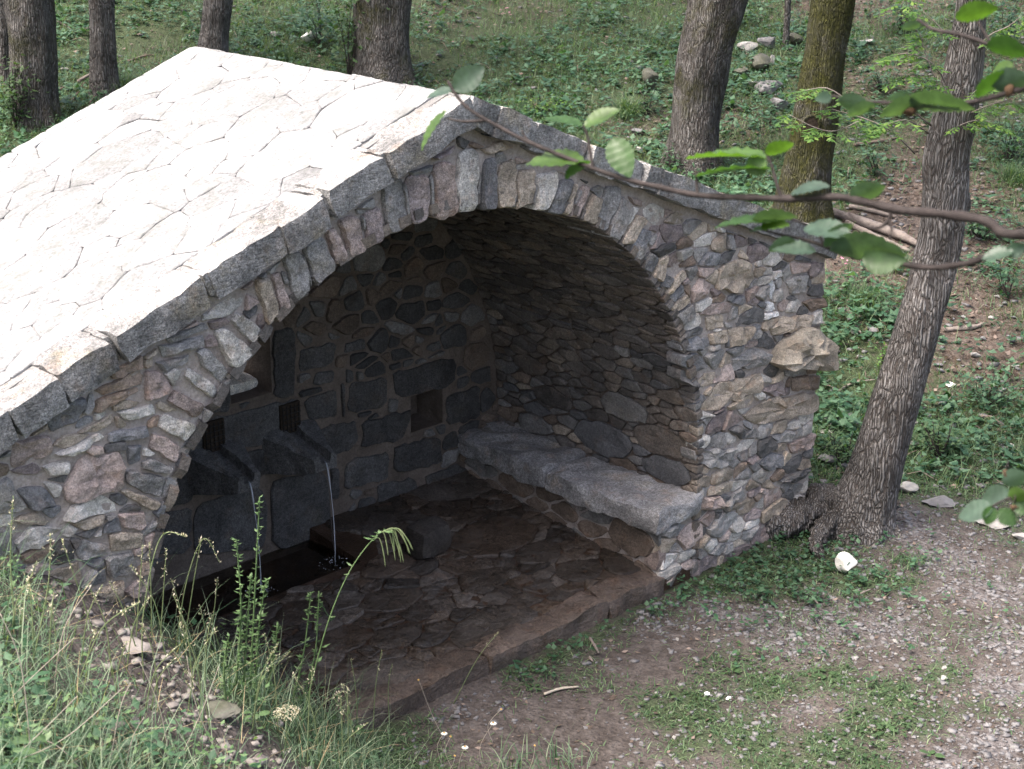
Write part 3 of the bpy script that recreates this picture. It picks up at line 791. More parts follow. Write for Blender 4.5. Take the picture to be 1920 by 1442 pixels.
# ---- back wall with a window slot and a small recess
WX0, WX1, WZ0, WZ1 = -0.21, 0.09, 1.13, 1.56
NX0, NX1, NZ0, NZ1 = 1.20, 1.485, 0.575, 0.83
bx_ = [-2.3, WX0, WX1, NX0, NX1, 2.3]; bz_ = [-0.5, NZ0, NZ1, WZ0, WZ1, 2.75]
V = []; F = []
def addpoly(pts):
    b = len(V); V.extend(pts); F.append(tuple(range(b, b + len(pts))))
YF, YB = DB, DB + 0.42
for i in range(5):
    for j in range(5):
        hole = None
        if i == 1 and j == 3: hole = 'win'
        if i == 3 and j == 1: hole = 'rec'
        a = [(bx_[i], bz_[j]), (bx_[i + 1], bz_[j]), (bx_[i + 1], bz_[j + 1]), (bx_[i], bz_[j + 1])]
        for s_ in (-1, 1): a = clip(a, s_ * K, 1, H - 0.13) if len(a) >= 3 else a
        if len(a) < 3: continue
        if hole != 'win': addpoly([(x, YB, z) for x, z in a[::-1]])
        if hole is None: addpoly([(x, YF, z) for x, z in a])
        if hole:
            ye = YB if hole == 'win' else YF + 0.26
            for q in range(4):
                (x0, z0), (x1, z1) = a[q], a[(q + 1) % 4]
                addpoly([(x0, YF, z0), (x0, ye, z0), (x1, ye, z1), (x1, YF, z1)])
            if hole == 'rec': addpoly([(x, ye, z) for x, z in a])
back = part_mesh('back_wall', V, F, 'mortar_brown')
bmap = lambda u, v, h: (u, DB - h, v)
CB = lambda pts: [(250 + a * 0.3744, 560 + b * 0.3744) for a, b in pts]
BLK = [CB(q) for q in ([(697, 160), (806, 138), (813, 485), (700, 498)], [(400, 462), (488, 395), (490, 565), (395, 582)], [(365, 605), (820, 492), (826, 608), (745, 690), (590, 742), (380, 745)],
    [(215, 765), (355, 650), (360, 800), (215, 845)], [(140, 905), (298, 845), (298, 1020), (120, 1060)], [(450, 795), (665, 745), (668, 875), (600, 900)], [(845, 505), (1015, 445), (1022, 588), (872, 612)],
    [(1035, 425), (1055, 420), (1055, 590), (1040, 595)], [(1070, 430), (1272, 378), (1268, 540), (1072, 573)], [(1295, 362), (1612, 288), (1612, 440), (1400, 505), (1300, 480)], [(925, 650), (1118, 602), (1122, 738), (990, 788), (950, 760)],
    [(1142, 625), (1395, 545), (1352, 640), (1350, 708), (1145, 743)], [(1565, 472), (1732, 432), (1732, 600), (1565, 638)], [(1055, 812), (1278, 755), (1282, 902), (1050, 955)], [(1302, 738), (1542, 684), (1538, 828), (1305, 878)],
    [(1215, 925), (1415, 897), (1438, 1000), (1215, 1060)], [(1460, 885), (1645, 825), (1730, 900), (1730, 960), (1462, 1000)], [(980, 835), (1028, 850), (1028, 1000), (985, 1000)], [(680, 910), (960, 850), (1000, 1240), (690, 1250)], [(300, 1030), (660, 930), (670, 1250), (300, 1280)],
    [(825, 258), (1012, 208), (1002, 330), (830, 368)], [(1055, 222), (1158, 197), (1158, 255), (1055, 273)], [(905, 372), (1003, 352), (998, 418), (892, 438)], [(1470, 230), (1530, 202), (1543, 250), (1500, 273), (1462, 258)], [(1287, 257), (1350, 242), (1412, 290), (1292, 318)],
    [(130, 1080), (290, 1040), (290, 1270), (100, 1290)], [(685, 755), (740, 700), (880, 830), (870, 870), (690, 900)])]
blk = [ccw(hull([tuple(on_plane(u, v, 1, DB)[[0, 2]]) for u, v in q])) for q in BLK]
rng = random.Random(9); nb = 0; acc = Acc()
holes = [ccw([(WX0 - 0.01, WZ0), (WX1 + 0.01, WZ0), (WX1 + 0.01, WZ1), (WX0 - 0.01, WZ1)]), ccw([(NX0, NZ0), (NX1, NZ0), (NX1, NZ1), (NX0, NZ1)])]
for q in blk[:-1]:
    for h_ in holes:
        if len(q) >= 3: q = sep_clip(q, h_)
    if len(q) < 3: continue
    st = pillow(q, bmap, rng.uniform(0.012, 0.022), 0.1, rng, 0.004, 26, 0.006, 0.2, 0.10)
    k_ = rng.uniform(0.6, 0.95)
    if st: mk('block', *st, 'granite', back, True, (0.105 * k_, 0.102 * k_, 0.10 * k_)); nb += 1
cells = power_cells(-2.05, 2.05, 0.0, 2.65, lambda r: r.choice([0.03, 0.045, 0.06, 0.085]), rng, 1.5, [], 2500)
todo = []
for c in cells:
    c = ccw(c)
    for h_ in holes + blk:
        if len(c) >= 3: c = sep_clip(c, h_)
    if len(c) < 3: continue
    x, z = cen(c)
    if z > ZS and math.hypot(x, z - ZS) > R - 0.03: continue
    if z < 0.95 and -0.8 < x < 0.62: continue
    if abs(area(c)) > 1.2e-3: todo.append(c)
todo.sort(key=lambda c: -abs(area(c)) * (1 if cen(c)[0] > -0.3 else 0.1))
for c in todo:
    st = pillow(c, bmap, rng.uniform(0.010, 0.024), 0.08, rng, rng.uniform(0.007, 0.014), None, 0.008, 0.3, 0.13)
    if not st: continue
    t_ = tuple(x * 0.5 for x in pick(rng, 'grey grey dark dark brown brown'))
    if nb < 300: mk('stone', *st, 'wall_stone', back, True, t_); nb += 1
    else: acc.add(*st, t_)
if acc.V: o = mk('small_stones', acc.V, acc.F, 'wall_stone', back, True, acc.T); o['kind'] = 'stuff'
# pale slabs lying in the window slot
for i, (x0, x1, z0, z1, y0) in enumerate([(-0.2, 0.08, 1.131, 1.21, DB + 0.1), (-0.19, 0.04, 1.212, 1.29, DB + 0.2)]):
    st = rough_box(x1 - x0, 0.3, z1 - z0, lambda u, v, w: (x0 + u, y0 + v, z0 + w), rng, (4, 3, 2), 0.008, 0.015)
    o = mk('sill_stone', *st, 'granite', back, True, (0.68, 0.65, 0.6))

# ---- vault
ARC = math.pi * R
SV0, SV1 = -ZS - 0.1, ARC + ZS + 0.1              # unwrapped: s<0 right wall, 0..ARC vault, beyond left wall
def vmap(u, s, h):
    if s < 0: return (R - h, u, ZS + s)
    if s > ARC: return (-R + h, u, ZS - (s - ARC))
    a = s / R; r = R - h
    return (r * math.cos(a), u, ZS + r * math.sin(a))
V = []; F = []; ss = [SV0] + list(np.linspace(0, ARC, 65)) + [SV1]
for y in (0.03, DB + 0.02):
    for s in ss: V.append(vmap(y, s, -0.015))
m = len(ss)
for i in range(m - 1): F.append((i, i + 1, m + i + 1, m + i))
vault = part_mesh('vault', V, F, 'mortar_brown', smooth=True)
rng = random.Random(14); items = []
ft = [(0.78, 0.0, 0.115), (0.3, 0.12, 0.1), (0.25, -0.06, 0.09), (0.6, 0.27, 0.09)]
for c in power_cells(-0.012, DB, SV0, 0.8, lambda r: r.choice([0.02, 0.026, 0.034, 0.045, 0.07]), rng, 2.3, ft, 2600): items.append((c, 1))
for c in power_cells(-0.012, DB, 0.8, 2.6, lambda r: r.choice([0.016, 0.021, 0.028, 0.04]), rng, 3.3, [], 2600): items.append((c, 1))
for c in power_cells(-0.012, DB, 2.6, ARC, lambda r: r.choice([0.035, 0.05, 0.06]), rng, 3.0, [], 1200): items.append((c, 0.3))
for c in power_cells(-0.012, DB, ARC, SV1, lambda r: r.choice([0.06, 0.09, 0.12]), rng, 1.6, [], 500): items.append((c, 0.1))
items.sort(key=lambda t: -abs(area(t[0])) * t[1]); acc = Acc(); nv = 0
for c, wgt in items:
    up = cen(c)[1] > 0.8 or (cen(c)[1] > 0.3 and rng.random() < 0.6)
    st = pillow(ccw(c), vmap, rng.uniform(0.004, 0.014) if not up else rng.uniform(0.002, 0.012), 0.05, rng, rng.uniform(0.003, 0.008), 12 if up else None, 0.009 if up else 0.01, 0.5, 0.06)
    if not st: continue
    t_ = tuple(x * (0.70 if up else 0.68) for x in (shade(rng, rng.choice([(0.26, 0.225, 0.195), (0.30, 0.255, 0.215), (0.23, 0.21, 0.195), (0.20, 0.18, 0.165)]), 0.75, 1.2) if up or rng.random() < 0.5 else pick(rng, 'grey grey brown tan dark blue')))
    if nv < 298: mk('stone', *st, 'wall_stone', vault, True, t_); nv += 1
    else: acc.add(*st, t_)
if acc.V: o = mk('small_stones', acc.V, acc.F, 'wall_stone', vault, True, acc.T); o['kind'] = 'stuff'

# ---- floor: wet paving, draining outwards, with a sunken pool under the spouts
floor_o = None
fy = [0.0, 0.3, 0.6, 0.9, 1.25, 1.262, 1.5, DB]; fx = sorted(list(np.linspace(-2.0, R - 0.02, 24)) + [0.315, 0.325])
def in_pool(x, y): return x < 0.32 and y > 1.26
V = []; F = []
for y in fy:
    for x in fx: V.append((x, y, floor_z(y) - 0.035 - (0.22 if in_pool(x, y) else 0)))
m = len(fx)
for j in range(len(fy) - 1):
    for i in range(m - 1): F.append((j * m + i, j * m + i + 1, (j + 1) * m + i + 1, (j + 1) * m + i))
b = len(V)
V += [(-2.0, 0.0, -0.035), (R - 0.02, 0.0, -0.035), (R - 0.02, 0.0, -0.35), (-2.0, 0.0, -0.35)]; F.append((b, b + 3, b + 2, b + 1))
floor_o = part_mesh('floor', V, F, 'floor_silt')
rng = random.Random(21); acc = Acc(); nfl = 0
for c in power_cells(-1.9, R - 0.05, 0.14, DB, lambda r: r.choice([0.035, 0.06, 0.11, 0.2, 0.26]), rng, 1.6, [], 2500):
    x, y = cen(c)
    if in_pool(x, y): continue
    c = clip(ccw(c), -1, 0, -0.325) if x > 0.32 and y > 1.2 else clip(ccw(c), 0, 1, 1.25) if x <= 0.32 else c
    if len(c) < 3: continue
    oo = rng.uniform(0.006, 0.018)
    st = pillow(ccw(c), lambda u, v, h: (u, v, floor_z(v) - 0.035 + h), oo, 0.05, rng, rng.uniform(0.0, 0.004), 26, 0.014, 0.6, 0.10, 0.5)
    if not st: continue
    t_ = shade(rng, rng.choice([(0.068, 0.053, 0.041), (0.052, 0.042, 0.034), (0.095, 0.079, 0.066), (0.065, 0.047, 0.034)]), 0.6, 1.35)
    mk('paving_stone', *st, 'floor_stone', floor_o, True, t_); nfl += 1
# kerb stones along the front edge of the floor
xk = -1.75; rng = random.Random(33)
while xk < R - 0.33:
    L = rng.uniform(0.7, 1.15); L = min(L, R - 0.3 - xk) if R - 0.3 - xk - L > 0.15 else R - 0.3 - xk
    off = rng.uniform(-0.02, 0.02); xk0 = xk
    st = rough_box(L - 0.008, 0.2, 0.2, lambda u, v, w: (xk0 + u, -0.03 + off + v, -0.2 + w + 0.012 * math.sin(u * 9)), rng, (22, 5, 4), 0.02, 0.006)
    mk('kerb_stone', *st, 'floor_stone', floor_o, True, shade(rng, (0.098, 0.076, 0.063), 0.85, 1.12)); xk += L
# the low stone block standing on the floor
P = on_plane(762, 1076, 2, 0.12); rng = random.Random(2)
st = rough_box(0.27, 0.2, 0.2, lambda u, v, w: (0.60 + u, 0.98 + v + 0.1 * u, 0.09 + w), rng, (4, 3, 3), 0.012, 0.02)
o = mk('stone_block', *st, 'granite', None, True, (0.06, 0.052, 0.046), local=(0.73, 1.08, 0.09))
prop(o, 'small dark squared stone block standing on the wet vault floor', 'stone block')
# water in the pool
V = []; F = []
for (x, y) in [(-1.99, 1.253), (0.322, 1.253), (0.322, DB - 0.001), (-1.99, DB - 0.001)]: V.append((x, y, 0.09))
F = [(0, 1, 2, 3)]
o = mk('pool_water', V, F, 'pool_water'); prop(o, 'dark still water in the sunken pool under the spouts', 'water', None, 'structure')

# ---- spouts: wedge-shaped corbels with a cut channel and a bar grille at its mouth
def spout(px, label_):
    x0, zt = px
    e = bpy.data.objects.new('spout', None); COL.objects.link(e); e.parent = house; e.location = (x0, DB, zt)
    rngs = random.Random(int(x0 * 100) + 50)
    # body: trapezoid block, long face sloping down to a narrow lip
    Lp = 0.36; wb, wt, hb, ht = 0.21, 0.08, 0.29, 0.10; drop = 0.10
    V = []; F = []; n = 7
    for i in range(n):
        t = i / (n - 1); w = wb + (wt - wb) * t; h = hb + (ht - hb) * t; y = DB + 0.03 - (Lp + 0.03) * t; z = zt - drop * t
        cw = 0.045; cd = 0.055
        ring = [(-w, -h), (w, -h), (w, -0.02), (w * 0.8, 0), (cw, 0), (cw * 0.8, -cd), (-cw * 0.8, -cd), (-cw, 0), (-w * 0.8, 0), (-w, -0.02)]
        for (a, b_) in ring:
            j = 0.006
            V.append((x0 + a + rngs.uniform(-j, j), y + rngs.uniform(-j, j), z + b_ + rngs.uniform(-j, j)))
    for i in range(n - 1):
        for k in range(10): F.append((i * 10 + k, (i + 1) * 10 + k, (i + 1) * 10 + (k + 1) % 10, i * 10 + (k + 1) % 10))
    F.append(tuple((n - 1) * 10 + k for k in range(10)))
    k = mk('corbel', V, F, 'granite', e, False, (0.125, 0.122, 0.12))
    # mouth: closed box, near-black colour paints a slot's shade, with an iron grille
    V = []; F = []
    for (a, b_) in [(-0.075, -0.05), (0.075, -0.05), (0.075, 0.14), (-0.075, 0.14)]: V.append((x0 + a, DB - 0.03, zt + b_)); V.append((x0 + a, DB + 0.02, zt + b_))
    F = [(0, 2, 4, 6), (0, 1, 3, 2), (2, 3, 5, 4), (4, 5, 7, 6), (6, 7, 1, 0)]
    mk('mouth', V, F, 'hole_shade', e, False)
    A = Acc()
    for i in range(5):
        A.add(*tube([(x0 - 0.06 + 0.03 * i, DB - 0.036, zt - 0.04), (x0 - 0.06 + 0.03 * i, DB - 0.036, zt + 0.13)], 0.003, 5))
        A.add(*tube([(x0 - 0.07, DB - 0.04, zt - 0.02 + 0.033 * i), (x0 + 0.07, DB - 0.04, zt - 0.02 + 0.033 * i)], 0.003, 5))
    mk('grille', A.V, A.F, 'iron', e)
    # falling water: two twisted strands
    tip = Vector((x0, DB - Lp + 0.01, zt - drop - 0.045))
    zb = 0.09 if in_pool(x0, DB - Lp - 0.07) else floor_z(DB - Lp - 0.07) - 0.02
    w = empty('falling_water', (tip.x, tip.y - 0.07, zb), label_, 'water', 'water jets under the stone spouts')
    for q in range(2):
        pts = []; rr = []
        for i in range(15):
            t = i / 14; ph = t * 5 + q * 2.1
            pts.append((tip.x + 0.005 * math.cos(ph) * (0.5 + t) + 0.008 * (q - 0.5), tip.y - 0.07 * math.sqrt(t) + 0.005 * math.sin(ph) * (0.4 + t), tip.z + (zb - tip.z) * t ** 1.6)); rr.append(0.0042 - 0.002 * t + 0.001 * math.sin(ph * 2.3))
        mk('strand', *tube(pts, rr, 7), 'falling_water_film' if q == 1 else 'falling_water', w)
    pts = Acc()
    for i in range(46):
        a = rngs.uniform(0, 6.28); d = rngs.uniform(0.01, 0.11); r_ = rngs.uniform(0.002, 0.005)
        Vr, Fr = rock((r_, r_, r_), i, 1, 0.05); hh = max(0.0, 0.07 - d * 0.6) * rngs.random()
        pts.add([(v[0] + tip.x + d * math.cos(a), v[1] + tip.y - 0.07 + d * math.sin(a), v[2] + zb + hh + r_) for v in Vr], Fr)
    o = mk('splash', pts.V, pts.F, 'falling_water_film', w); o['kind'] = 'stuff'
spout((0.20, 0.90), 'thin jet of water falling from the spout nearer the recess')
spout((-0.36, 0.93), 'thin jet of water falling from the spout below the window slot')

# ---- bench along the right wall
rng = random.Random(40); yb = [-0.035, 0.93, DB]
bench = empty('stone_bench', (R - 0.2, 0.9, floor_z(0.9)), 'rough granite slab bench along the right wall inside the vault', 'bench')
for i in range(2):
    y0, y1 = yb[i] + 0.004, yb[i + 1] - 0.004; dz = rng.uniform(-0.012, 0.012); dx = rng.uniform(-0.02, 0.02)
    st = rough_box(y1 - y0, BW + 0.10, 0.145, lambda u, v, w: (R + 0.06 - (v if v < BW + 0.05 else v + dx), y0 + u, ZB - 0.145 + w + dz), rng, (18, 8, 5), 0.03, 0.010)
    mk('seat_slab', *st, 'granite', bench, True, shade(rng, (0.34, 0.335, 0.335) if i == 0 else (0.28, 0.275, 0.275), 0.95, 1.1))
V = [(R - BW + 0.055, 0.03, -0.3), (R - BW + 0.055, DB, -0.3), (R - BW + 0.055, DB, ZB - 0.165), (R - BW + 0.055, 0.03, ZB - 0.165)]
bb = mk('base', V, [(0, 1, 2, 3)], 'mortar_brown', bench, False)
for c in power_cells(0.0, DB, -0.05, ZB - 0.16, lambda r: r.choice([0.05, 0.07, 0.1]), rng, 1.8, [], 500):
    st = pillow(ccw(c), lambda u, v, h: (R - BW + 0.055 - h, u, v), rng.uniform(0.012, 0.035), 0.04, rng, 0.008)
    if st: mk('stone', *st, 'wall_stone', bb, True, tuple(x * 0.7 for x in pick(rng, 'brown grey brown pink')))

# ---- roof
TH = math.atan(K); cth, sth = math.cos(TH), math.sin(TH); SL = 3.62 / cth
def rmap(side_):
    def f(u, v, h):                                # u down the slope from the ridge, v = y, h above the nominal surface
        x = u * cth + h * sth; z = H - u * sth + h * cth
        return (side_ * x, v, z)
    return f
V = []; F = []
for s_ in (-1, 1):
    f = rmap(s_); b = len(V); e_ = SL if s_ < 0 else 3.32 / cth
    for h in (-0.003, -0.12):
        for (u, v) in ((0, 0.1), (e_ - 0.01, 0.1), (e_ - 0.01, D - 0.02), (0, D - 0.02)): V.append(f(u, v, h))
    F += [(b, b + 1, b + 2, b + 3), (b + 7, b + 6, b + 5, b + 4), (b + 1, b, b + 4, b + 5), (b + 2, b + 1, b + 5, b + 6), (b + 3, b + 2, b + 6, b + 7)]
roof = part_mesh('roof', V, F, 'roof_mortar')
rng = random.Random(51)
for s_ in (-1, 1):
    e_ = SL if s_ < 0 else 3.32 / cth
    cl = power_cells(0.0, e_, 0.15, D, lambda r: r.choice([0.045, 0.07, 0.1, 0.15, 0.19]), rng, 1.4, [], 2600)
    f = rmap(s_)
    for c in cl:
        c = ccw(c); c = c if s_ > 0 else c
        st = pillow(c, f, rng.uniform(0.006, 0.0115), 0.05, rng, rng.choice([-0.002, -0.001, 0.0, 0.0005, 0.002]), 34, 0.004, 0.15, 0.012, 0.8, 0.25)
        if not st: continue
        k_ = rng.uniform(0.82, 1.05); 
        if rng.random() < 0.08: k_ *= 0.75
        V_, F_ = st
        if s_ > 0: F_ = [tuple(reversed(q)) for q in F_]
        mk('roof_slab', V_, F_, 'roof_stone', roof, True, (0.245 * k_, 0.248 * k_, 0.252 * k_))
LB = [0, 97, 192, 205, 366, 378, 508, 588, 600, 703, 712, 860]
xb = sorted([-on_plane(u, 773 - (773 - 177) * u / 870.0, 1, 0.0)[0] for u in LB]); xb = [0.004] + xb[1:] if xb[0] < 0.06 else [0.004] + xb
xb += [xb[-1] + 0.5, SL * cth]
RB = [921, 980, 993, 1077, 1097, 1147, 1200, 1227, 1300, 1345, 1420]
xr = [0.004] + [on_plane(u, 177 + (u - 870) * 0.366, 1, 0.0)[0] for u in RB] + [3.32]
for s_, L_ in ((-1, xb), (1, xr)):
    f = rmap(s_)
    for i in range(len(L_) - 1):
        u0, u1 = L_[i] / cth, L_[i + 1] / cth
        ln = u1 - u0
        if ln < 0.02: continue
        thin = ln < 0.12
        t_ = 0.145 if not thin else 0.12
        dh = rng.uniform(-0.006, 0.006); dy = rng.uniform(-0.02, 0.02) + (0.03 if thin else 0)
        V_, F_ = rough_box(ln - 0.002, 0.24, t_, lambda u, v, w: f(u0 + 0.004 + u, -0.065 + dy + v, -t_ + w + 0.006 + dh), rng, (max(3, int(ln / 0.04)), 6, 4), 0.016, 0.004)
        if s_ > 0: F_ = [tuple(reversed(q)) for q in F_]
        k_ = rng.uniform(0.85, 1.1)
        mk('coping_stone', V_, F_, 'coping_granite', roof, True, (0.29 * k_, 0.288 * k_, 0.285 * k_))

# ------------------------------------------------------------------ fast ground lookups and scattering
GXA, GYA = np.array(gx), np.array(gy)
GZA = np.array([v[2] for v in GV]).reshape(len(gy), len(gx)); ZNA = np.array(GZ)[:, :3].reshape(len(gy), len(gx), 3)
def look(A, x, y):
    i = np.clip(np.searchsorted(GXA, x) - 1, 0, len(gx) - 2); j = np.clip(np.searchsorted(GYA, y) - 1, 0, len(gy) - 2)
    a = (x - GXA[i]) / (GXA[i + 1] - GXA[i]); b = (y - GYA[j]) / (GYA[j + 1] - GYA[j])
    if A.ndim == 3: a = a[:, None]; b = b[:, None]
    return A[j, i] * (1 - a) * (1 - b) + A[j, i + 1] * a * (1 - b) + A[j + 1, i] * (1 - a) * b + A[j + 1, i + 1] * a * b
def sample(n, d0, d1, a0, a1, pw=0.0):
    """points round the camera's foot: distance d0..d1, bearing a0..a1 degrees (0 = view heading, + = right)"""
    u = NP.rand(n); d = (d0 ** (1 + pw) + u * (d1 ** (1 + pw) - d0 ** (1 + pw))) ** (1 / (1 + pw))
    a = np.radians(45.0 - NP.uniform(a0, a1, n))
    return CAM[0] + d * np.cos(a), CAM[1] + d * np.sin(a), d
def clear_of_house(x, y): return ~((x > WL - 0.1) & (x < WR + 0.06) & (y > -0.05) & (y < 2.35)) & ~((x > -2.0) & (x < 1.75) & (y > -0.09) & (y < 0.3))
def leaves(P, L, Wd, yaw, pitch, roll=None, fold=0.25):
    """folded four-vertex leaves; P (n,3) base points"""
    n = len(P); c, s = np.cos(yaw), np.sin(yaw); cp, sp = np.cos(pitch), np.sin(pitch)
    A = np.stack([c * cp, s * cp, sp], 1); S = np.stack([-s, c, np.zeros(n)], 1)
    N = np.cross(A, S)
    if roll is not None:
        S = S * np.cos(roll)[:, None] + N * np.sin(roll)[:, None]; N = np.cross(A, S)
    L = L[:, None]; Wd = Wd[:, None]
    V = np.empty((n, 4, 3)); V[:, 0] = P; V[:, 1] = P + A * L * 0.45 + S * Wd * 0.5 - N * Wd * fold; V[:, 2] = P + A * L - N * L * 0.12; V[:, 3] = P + A * L * 0.45 - S * Wd * 0.5 - N * Wd * fold
    b = np.arange(n)[:, None] * 4
    T = np.concatenate([b + np.array([[0, 1, 2]]), b + np.array([[0, 2, 3]])], 0)
    return V.reshape(-1, 3), T
def blades(P, L, Wd, yaw, lean, curl):
    n = len(P); c, s = np.cos(yaw), np.sin(yaw); D = np.stack([c, s, np.zeros(n)], 1); S = np.stack([-s, c, np.zeros(n)], 1); Z = np.array([0, 0, 1.0])
    def pt(t):
        th = lean + curl * t
        return (D * (np.sin(th) * t)[:, None] + Z * (np.cos(th) * t)[:, None]) * L[:, None] + P
    V = np.empty((n, 7, 3)); w = Wd[:, None] * 0.5
    m1, m2, tp = pt(np.full(n, 0.4)), pt(np.full(n, 0.75)), pt(np.full(n, 1.0))
    V[:, 0] = P - S * w; V[:, 1] = P + S * w; V[:, 2] = m1 - S * w * 0.9; V[:, 3] = m1 + S * w * 0.9; V[:, 4] = m2 - S * w * 0.55; V[:, 5] = m2 + S * w * 0.55; V[:, 6] = tp
    b = np.arange(n)[:, None] * 7
    T = np.concatenate([b + np.array([q]) for q in ([0, 1, 3], [0, 3, 2], [2, 3, 5], [2, 5, 4], [4, 5, 6])], 0)
    return V.reshape(-1, 3), T
def pebbles(P, S):
    n = len(P); base = np.array([[-1, -1, -1], [1, -1, -1], [1, 1, -1], [-1, 1, -1], [-1, -1, 1], [1, -1, 1], [1, 1, 1], [-1, 1, 1]]) * 0.5
    V = base[None] * S[:, None, :] * NP.uniform(0.55, 1.2, (n, 8, 1)) + NP.uniform(-0.15, 0.15, (n, 8, 3)) * S[:, None, :]
    a = NP.uniform(0, 6.28, n); c, s = np.cos(a)[:, None], np.sin(a)[:, None]
    V = np.stack([V[..., 0] * c - V[..., 1] * s, V[..., 0] * s + V[..., 1] * c, V[..., 2]], -1) + P[:, None, :]
    F = np.array([[0, 2, 1], [0, 3, 2], [4, 5, 6], [4, 6, 7], [0, 1, 5], [0, 5, 4], [1, 2, 6], [1, 6, 5], [2, 3, 7], [2, 7, 6], [3, 0, 4], [3, 4, 7]])
    T = (np.arange(n)[:, None, None] * 8 + F[None]).reshape(-1, 3)
    return V.reshape(-1, 3), T
def on_hill(x, y): return 0.72 * x + 0.69 * y
def is_bank(x, y): return x < -0.80 + 0.3 * np.minimum(y, 0.5)
def vnoise(x, y, s, seed): return np.array([n2(a, b, s, seed) for a, b in zip(x, y)])

# ------------------------------------------------------------------ hillside cover
x, y, d = sample(60000, 9.5, 30, -22, 22, 0.25)
ok = (on_hill(x, y) > 3.0) & clear_of_house(x, y); x, y, d = x[ok], y[ok], d[ok]
z = look(GZA, x, y); zn = look(ZNA, x, y); pn = vnoise(x, y, 0.8, 17)
keep = NP.rand(len(x)) < np.clip(zn[:, 1] * 1.1 - 0.15 + 1.3 * pn, 0.02, 1); x, y, z, d = x[keep], y[keep], z[keep], d[keep]
k = 5; n = len(x); hgt = NP.uniform(0.02, 0.17, n)
P = np.repeat(np.stack([x, y, z], 1), k, 0) + np.stack([NP.normal(0, 0.035, n * k), NP.normal(0, 0.035, n * k), np.repeat(hgt, k) * NP.uniform(0.4, 1.1, n * k)], 1)
L = np.repeat(NP.gamma(3.0, 0.016, n).clip(0.018, 0.12), k) * NP.uniform(0.7, 1.25, n * k)
big('hillside_ground_cover', *leaves(P, L, L * NP.uniform(0.5, 0.8, n * k), NP.uniform(0, 6.28, n * k), NP.normal(0.1, 0.35, n * k)), 'ground_leaf', 'low leafy green ground cover spread over the forest hillside', 'ground cover')
x, y, d = sample(170000, 9.5, 28, -22, 22, 0.2)
ok = (on_hill(x, y) > 2.8) & clear_of_house(x, y); x, y, d = x[ok], y[ok], d[ok]
z = look(GZA, x, y); zn = look(ZNA, x, y); pn = vnoise(x, y, 0.6, 77)
keep = NP.rand(len(x)) < np.clip(zn[:, 1] * 1.0 - 0.05 + 1.1 * pn, 0.03, 1); x, y, z = x[keep], y[keep], z[keep]; n = len(x)
big('hillside_grass', *blades(np.stack([x, y, z - 0.01], 1), NP.uniform(0.07, 0.24, n), NP.uniform(0.004, 0.008, n), NP.uniform(0, 6.28, n), NP.uniform(0.05, 0.6, n), NP.uniform(0.2, 1.2, n)), 'grass', 'fine green grass growing among the hillside leaves', 'grass')
x, y, d = sample(30000, 9.0, 26, -22, 22, 0.2)
ok = (on_hill(x, y) > 2.9) & clear_of_house(x, y); x, y = x[ok], y[ok]; z = look(GZA, x, y); zn = look(ZNA, x, y)
keep = NP.rand(len(x)) < np.clip(1.15 - zn[:, 1] * 1.2, 0.1, 1); x, y, z = x[keep], y[keep], z[keep]; n = len(x); L = NP.uniform(0.025, 0.075, n)
big('leaf_litter', *leaves(np.stack([x, y, z + NP.uniform(0.005, 0.03, n)], 1), L, L * 0.65, NP.uniform(0, 6.28, n), NP.normal(0.0, 0.25, n), NP.normal(0, 0.4, n)), 'litter', 'dry brown leaf litter strewn over the hillside soil', 'leaf litter')
x, y, d = sample(1500, 9.0, 24, -22, 22, 0.0)
ok = (on_hill(x, y) > 2.9) & clear_of_house(x, y); x, y = x[ok], y[ok]; z = look(GZA, x, y); A = Acc()
for a, b, c in zip(x, y, z):
    yw = RN.uniform(0, 6.28); l = RN.uniform(0.05, 0.28)
    A.add(*tube([(a, b, c + 0.01), (a + l * 0.5 * math.cos(yw), b + l * 0.5 * math.sin(yw), c + 0.03 + 0.1 * l), (a + l * math.cos(yw + 0.3), b + l * math.sin(yw + 0.3), terrain(a + l * math.cos(yw), b + l * math.sin(yw)) + 0.02)], [0.004, 0.004, 0.002], 4))
prop(mk('fallen_twigs', A.V, A.F, 'twig_wood'), 'thin fallen twigs scattered over the hillside litter', 'twigs', None, 'stuff')
x, y, d = sample(5200, 9.0, 22, -20, 21, 0.0)
ok = (on_hill(x, y) > 2.6) & clear_of_house(x, y) & (NP.rand(len(x)) < np.clip(0.25 + 0.3 * (x - y) / 5, 0.08, 1)); x, y = x[ok], y[ok]; z = look(GZA, x, y); n = len(x); sz = NP.uniform(0.015, 0.055, (n, 1)) ** 1.0
big('hillside_stone_chips', *pebbles(np.stack([x, y, z + 0.008], 1), sz * np.array([[1.3, 0.9, 0.5]])), 'grey_slate', 'small grey stone chips lying on the litter slope', 'stone chips')

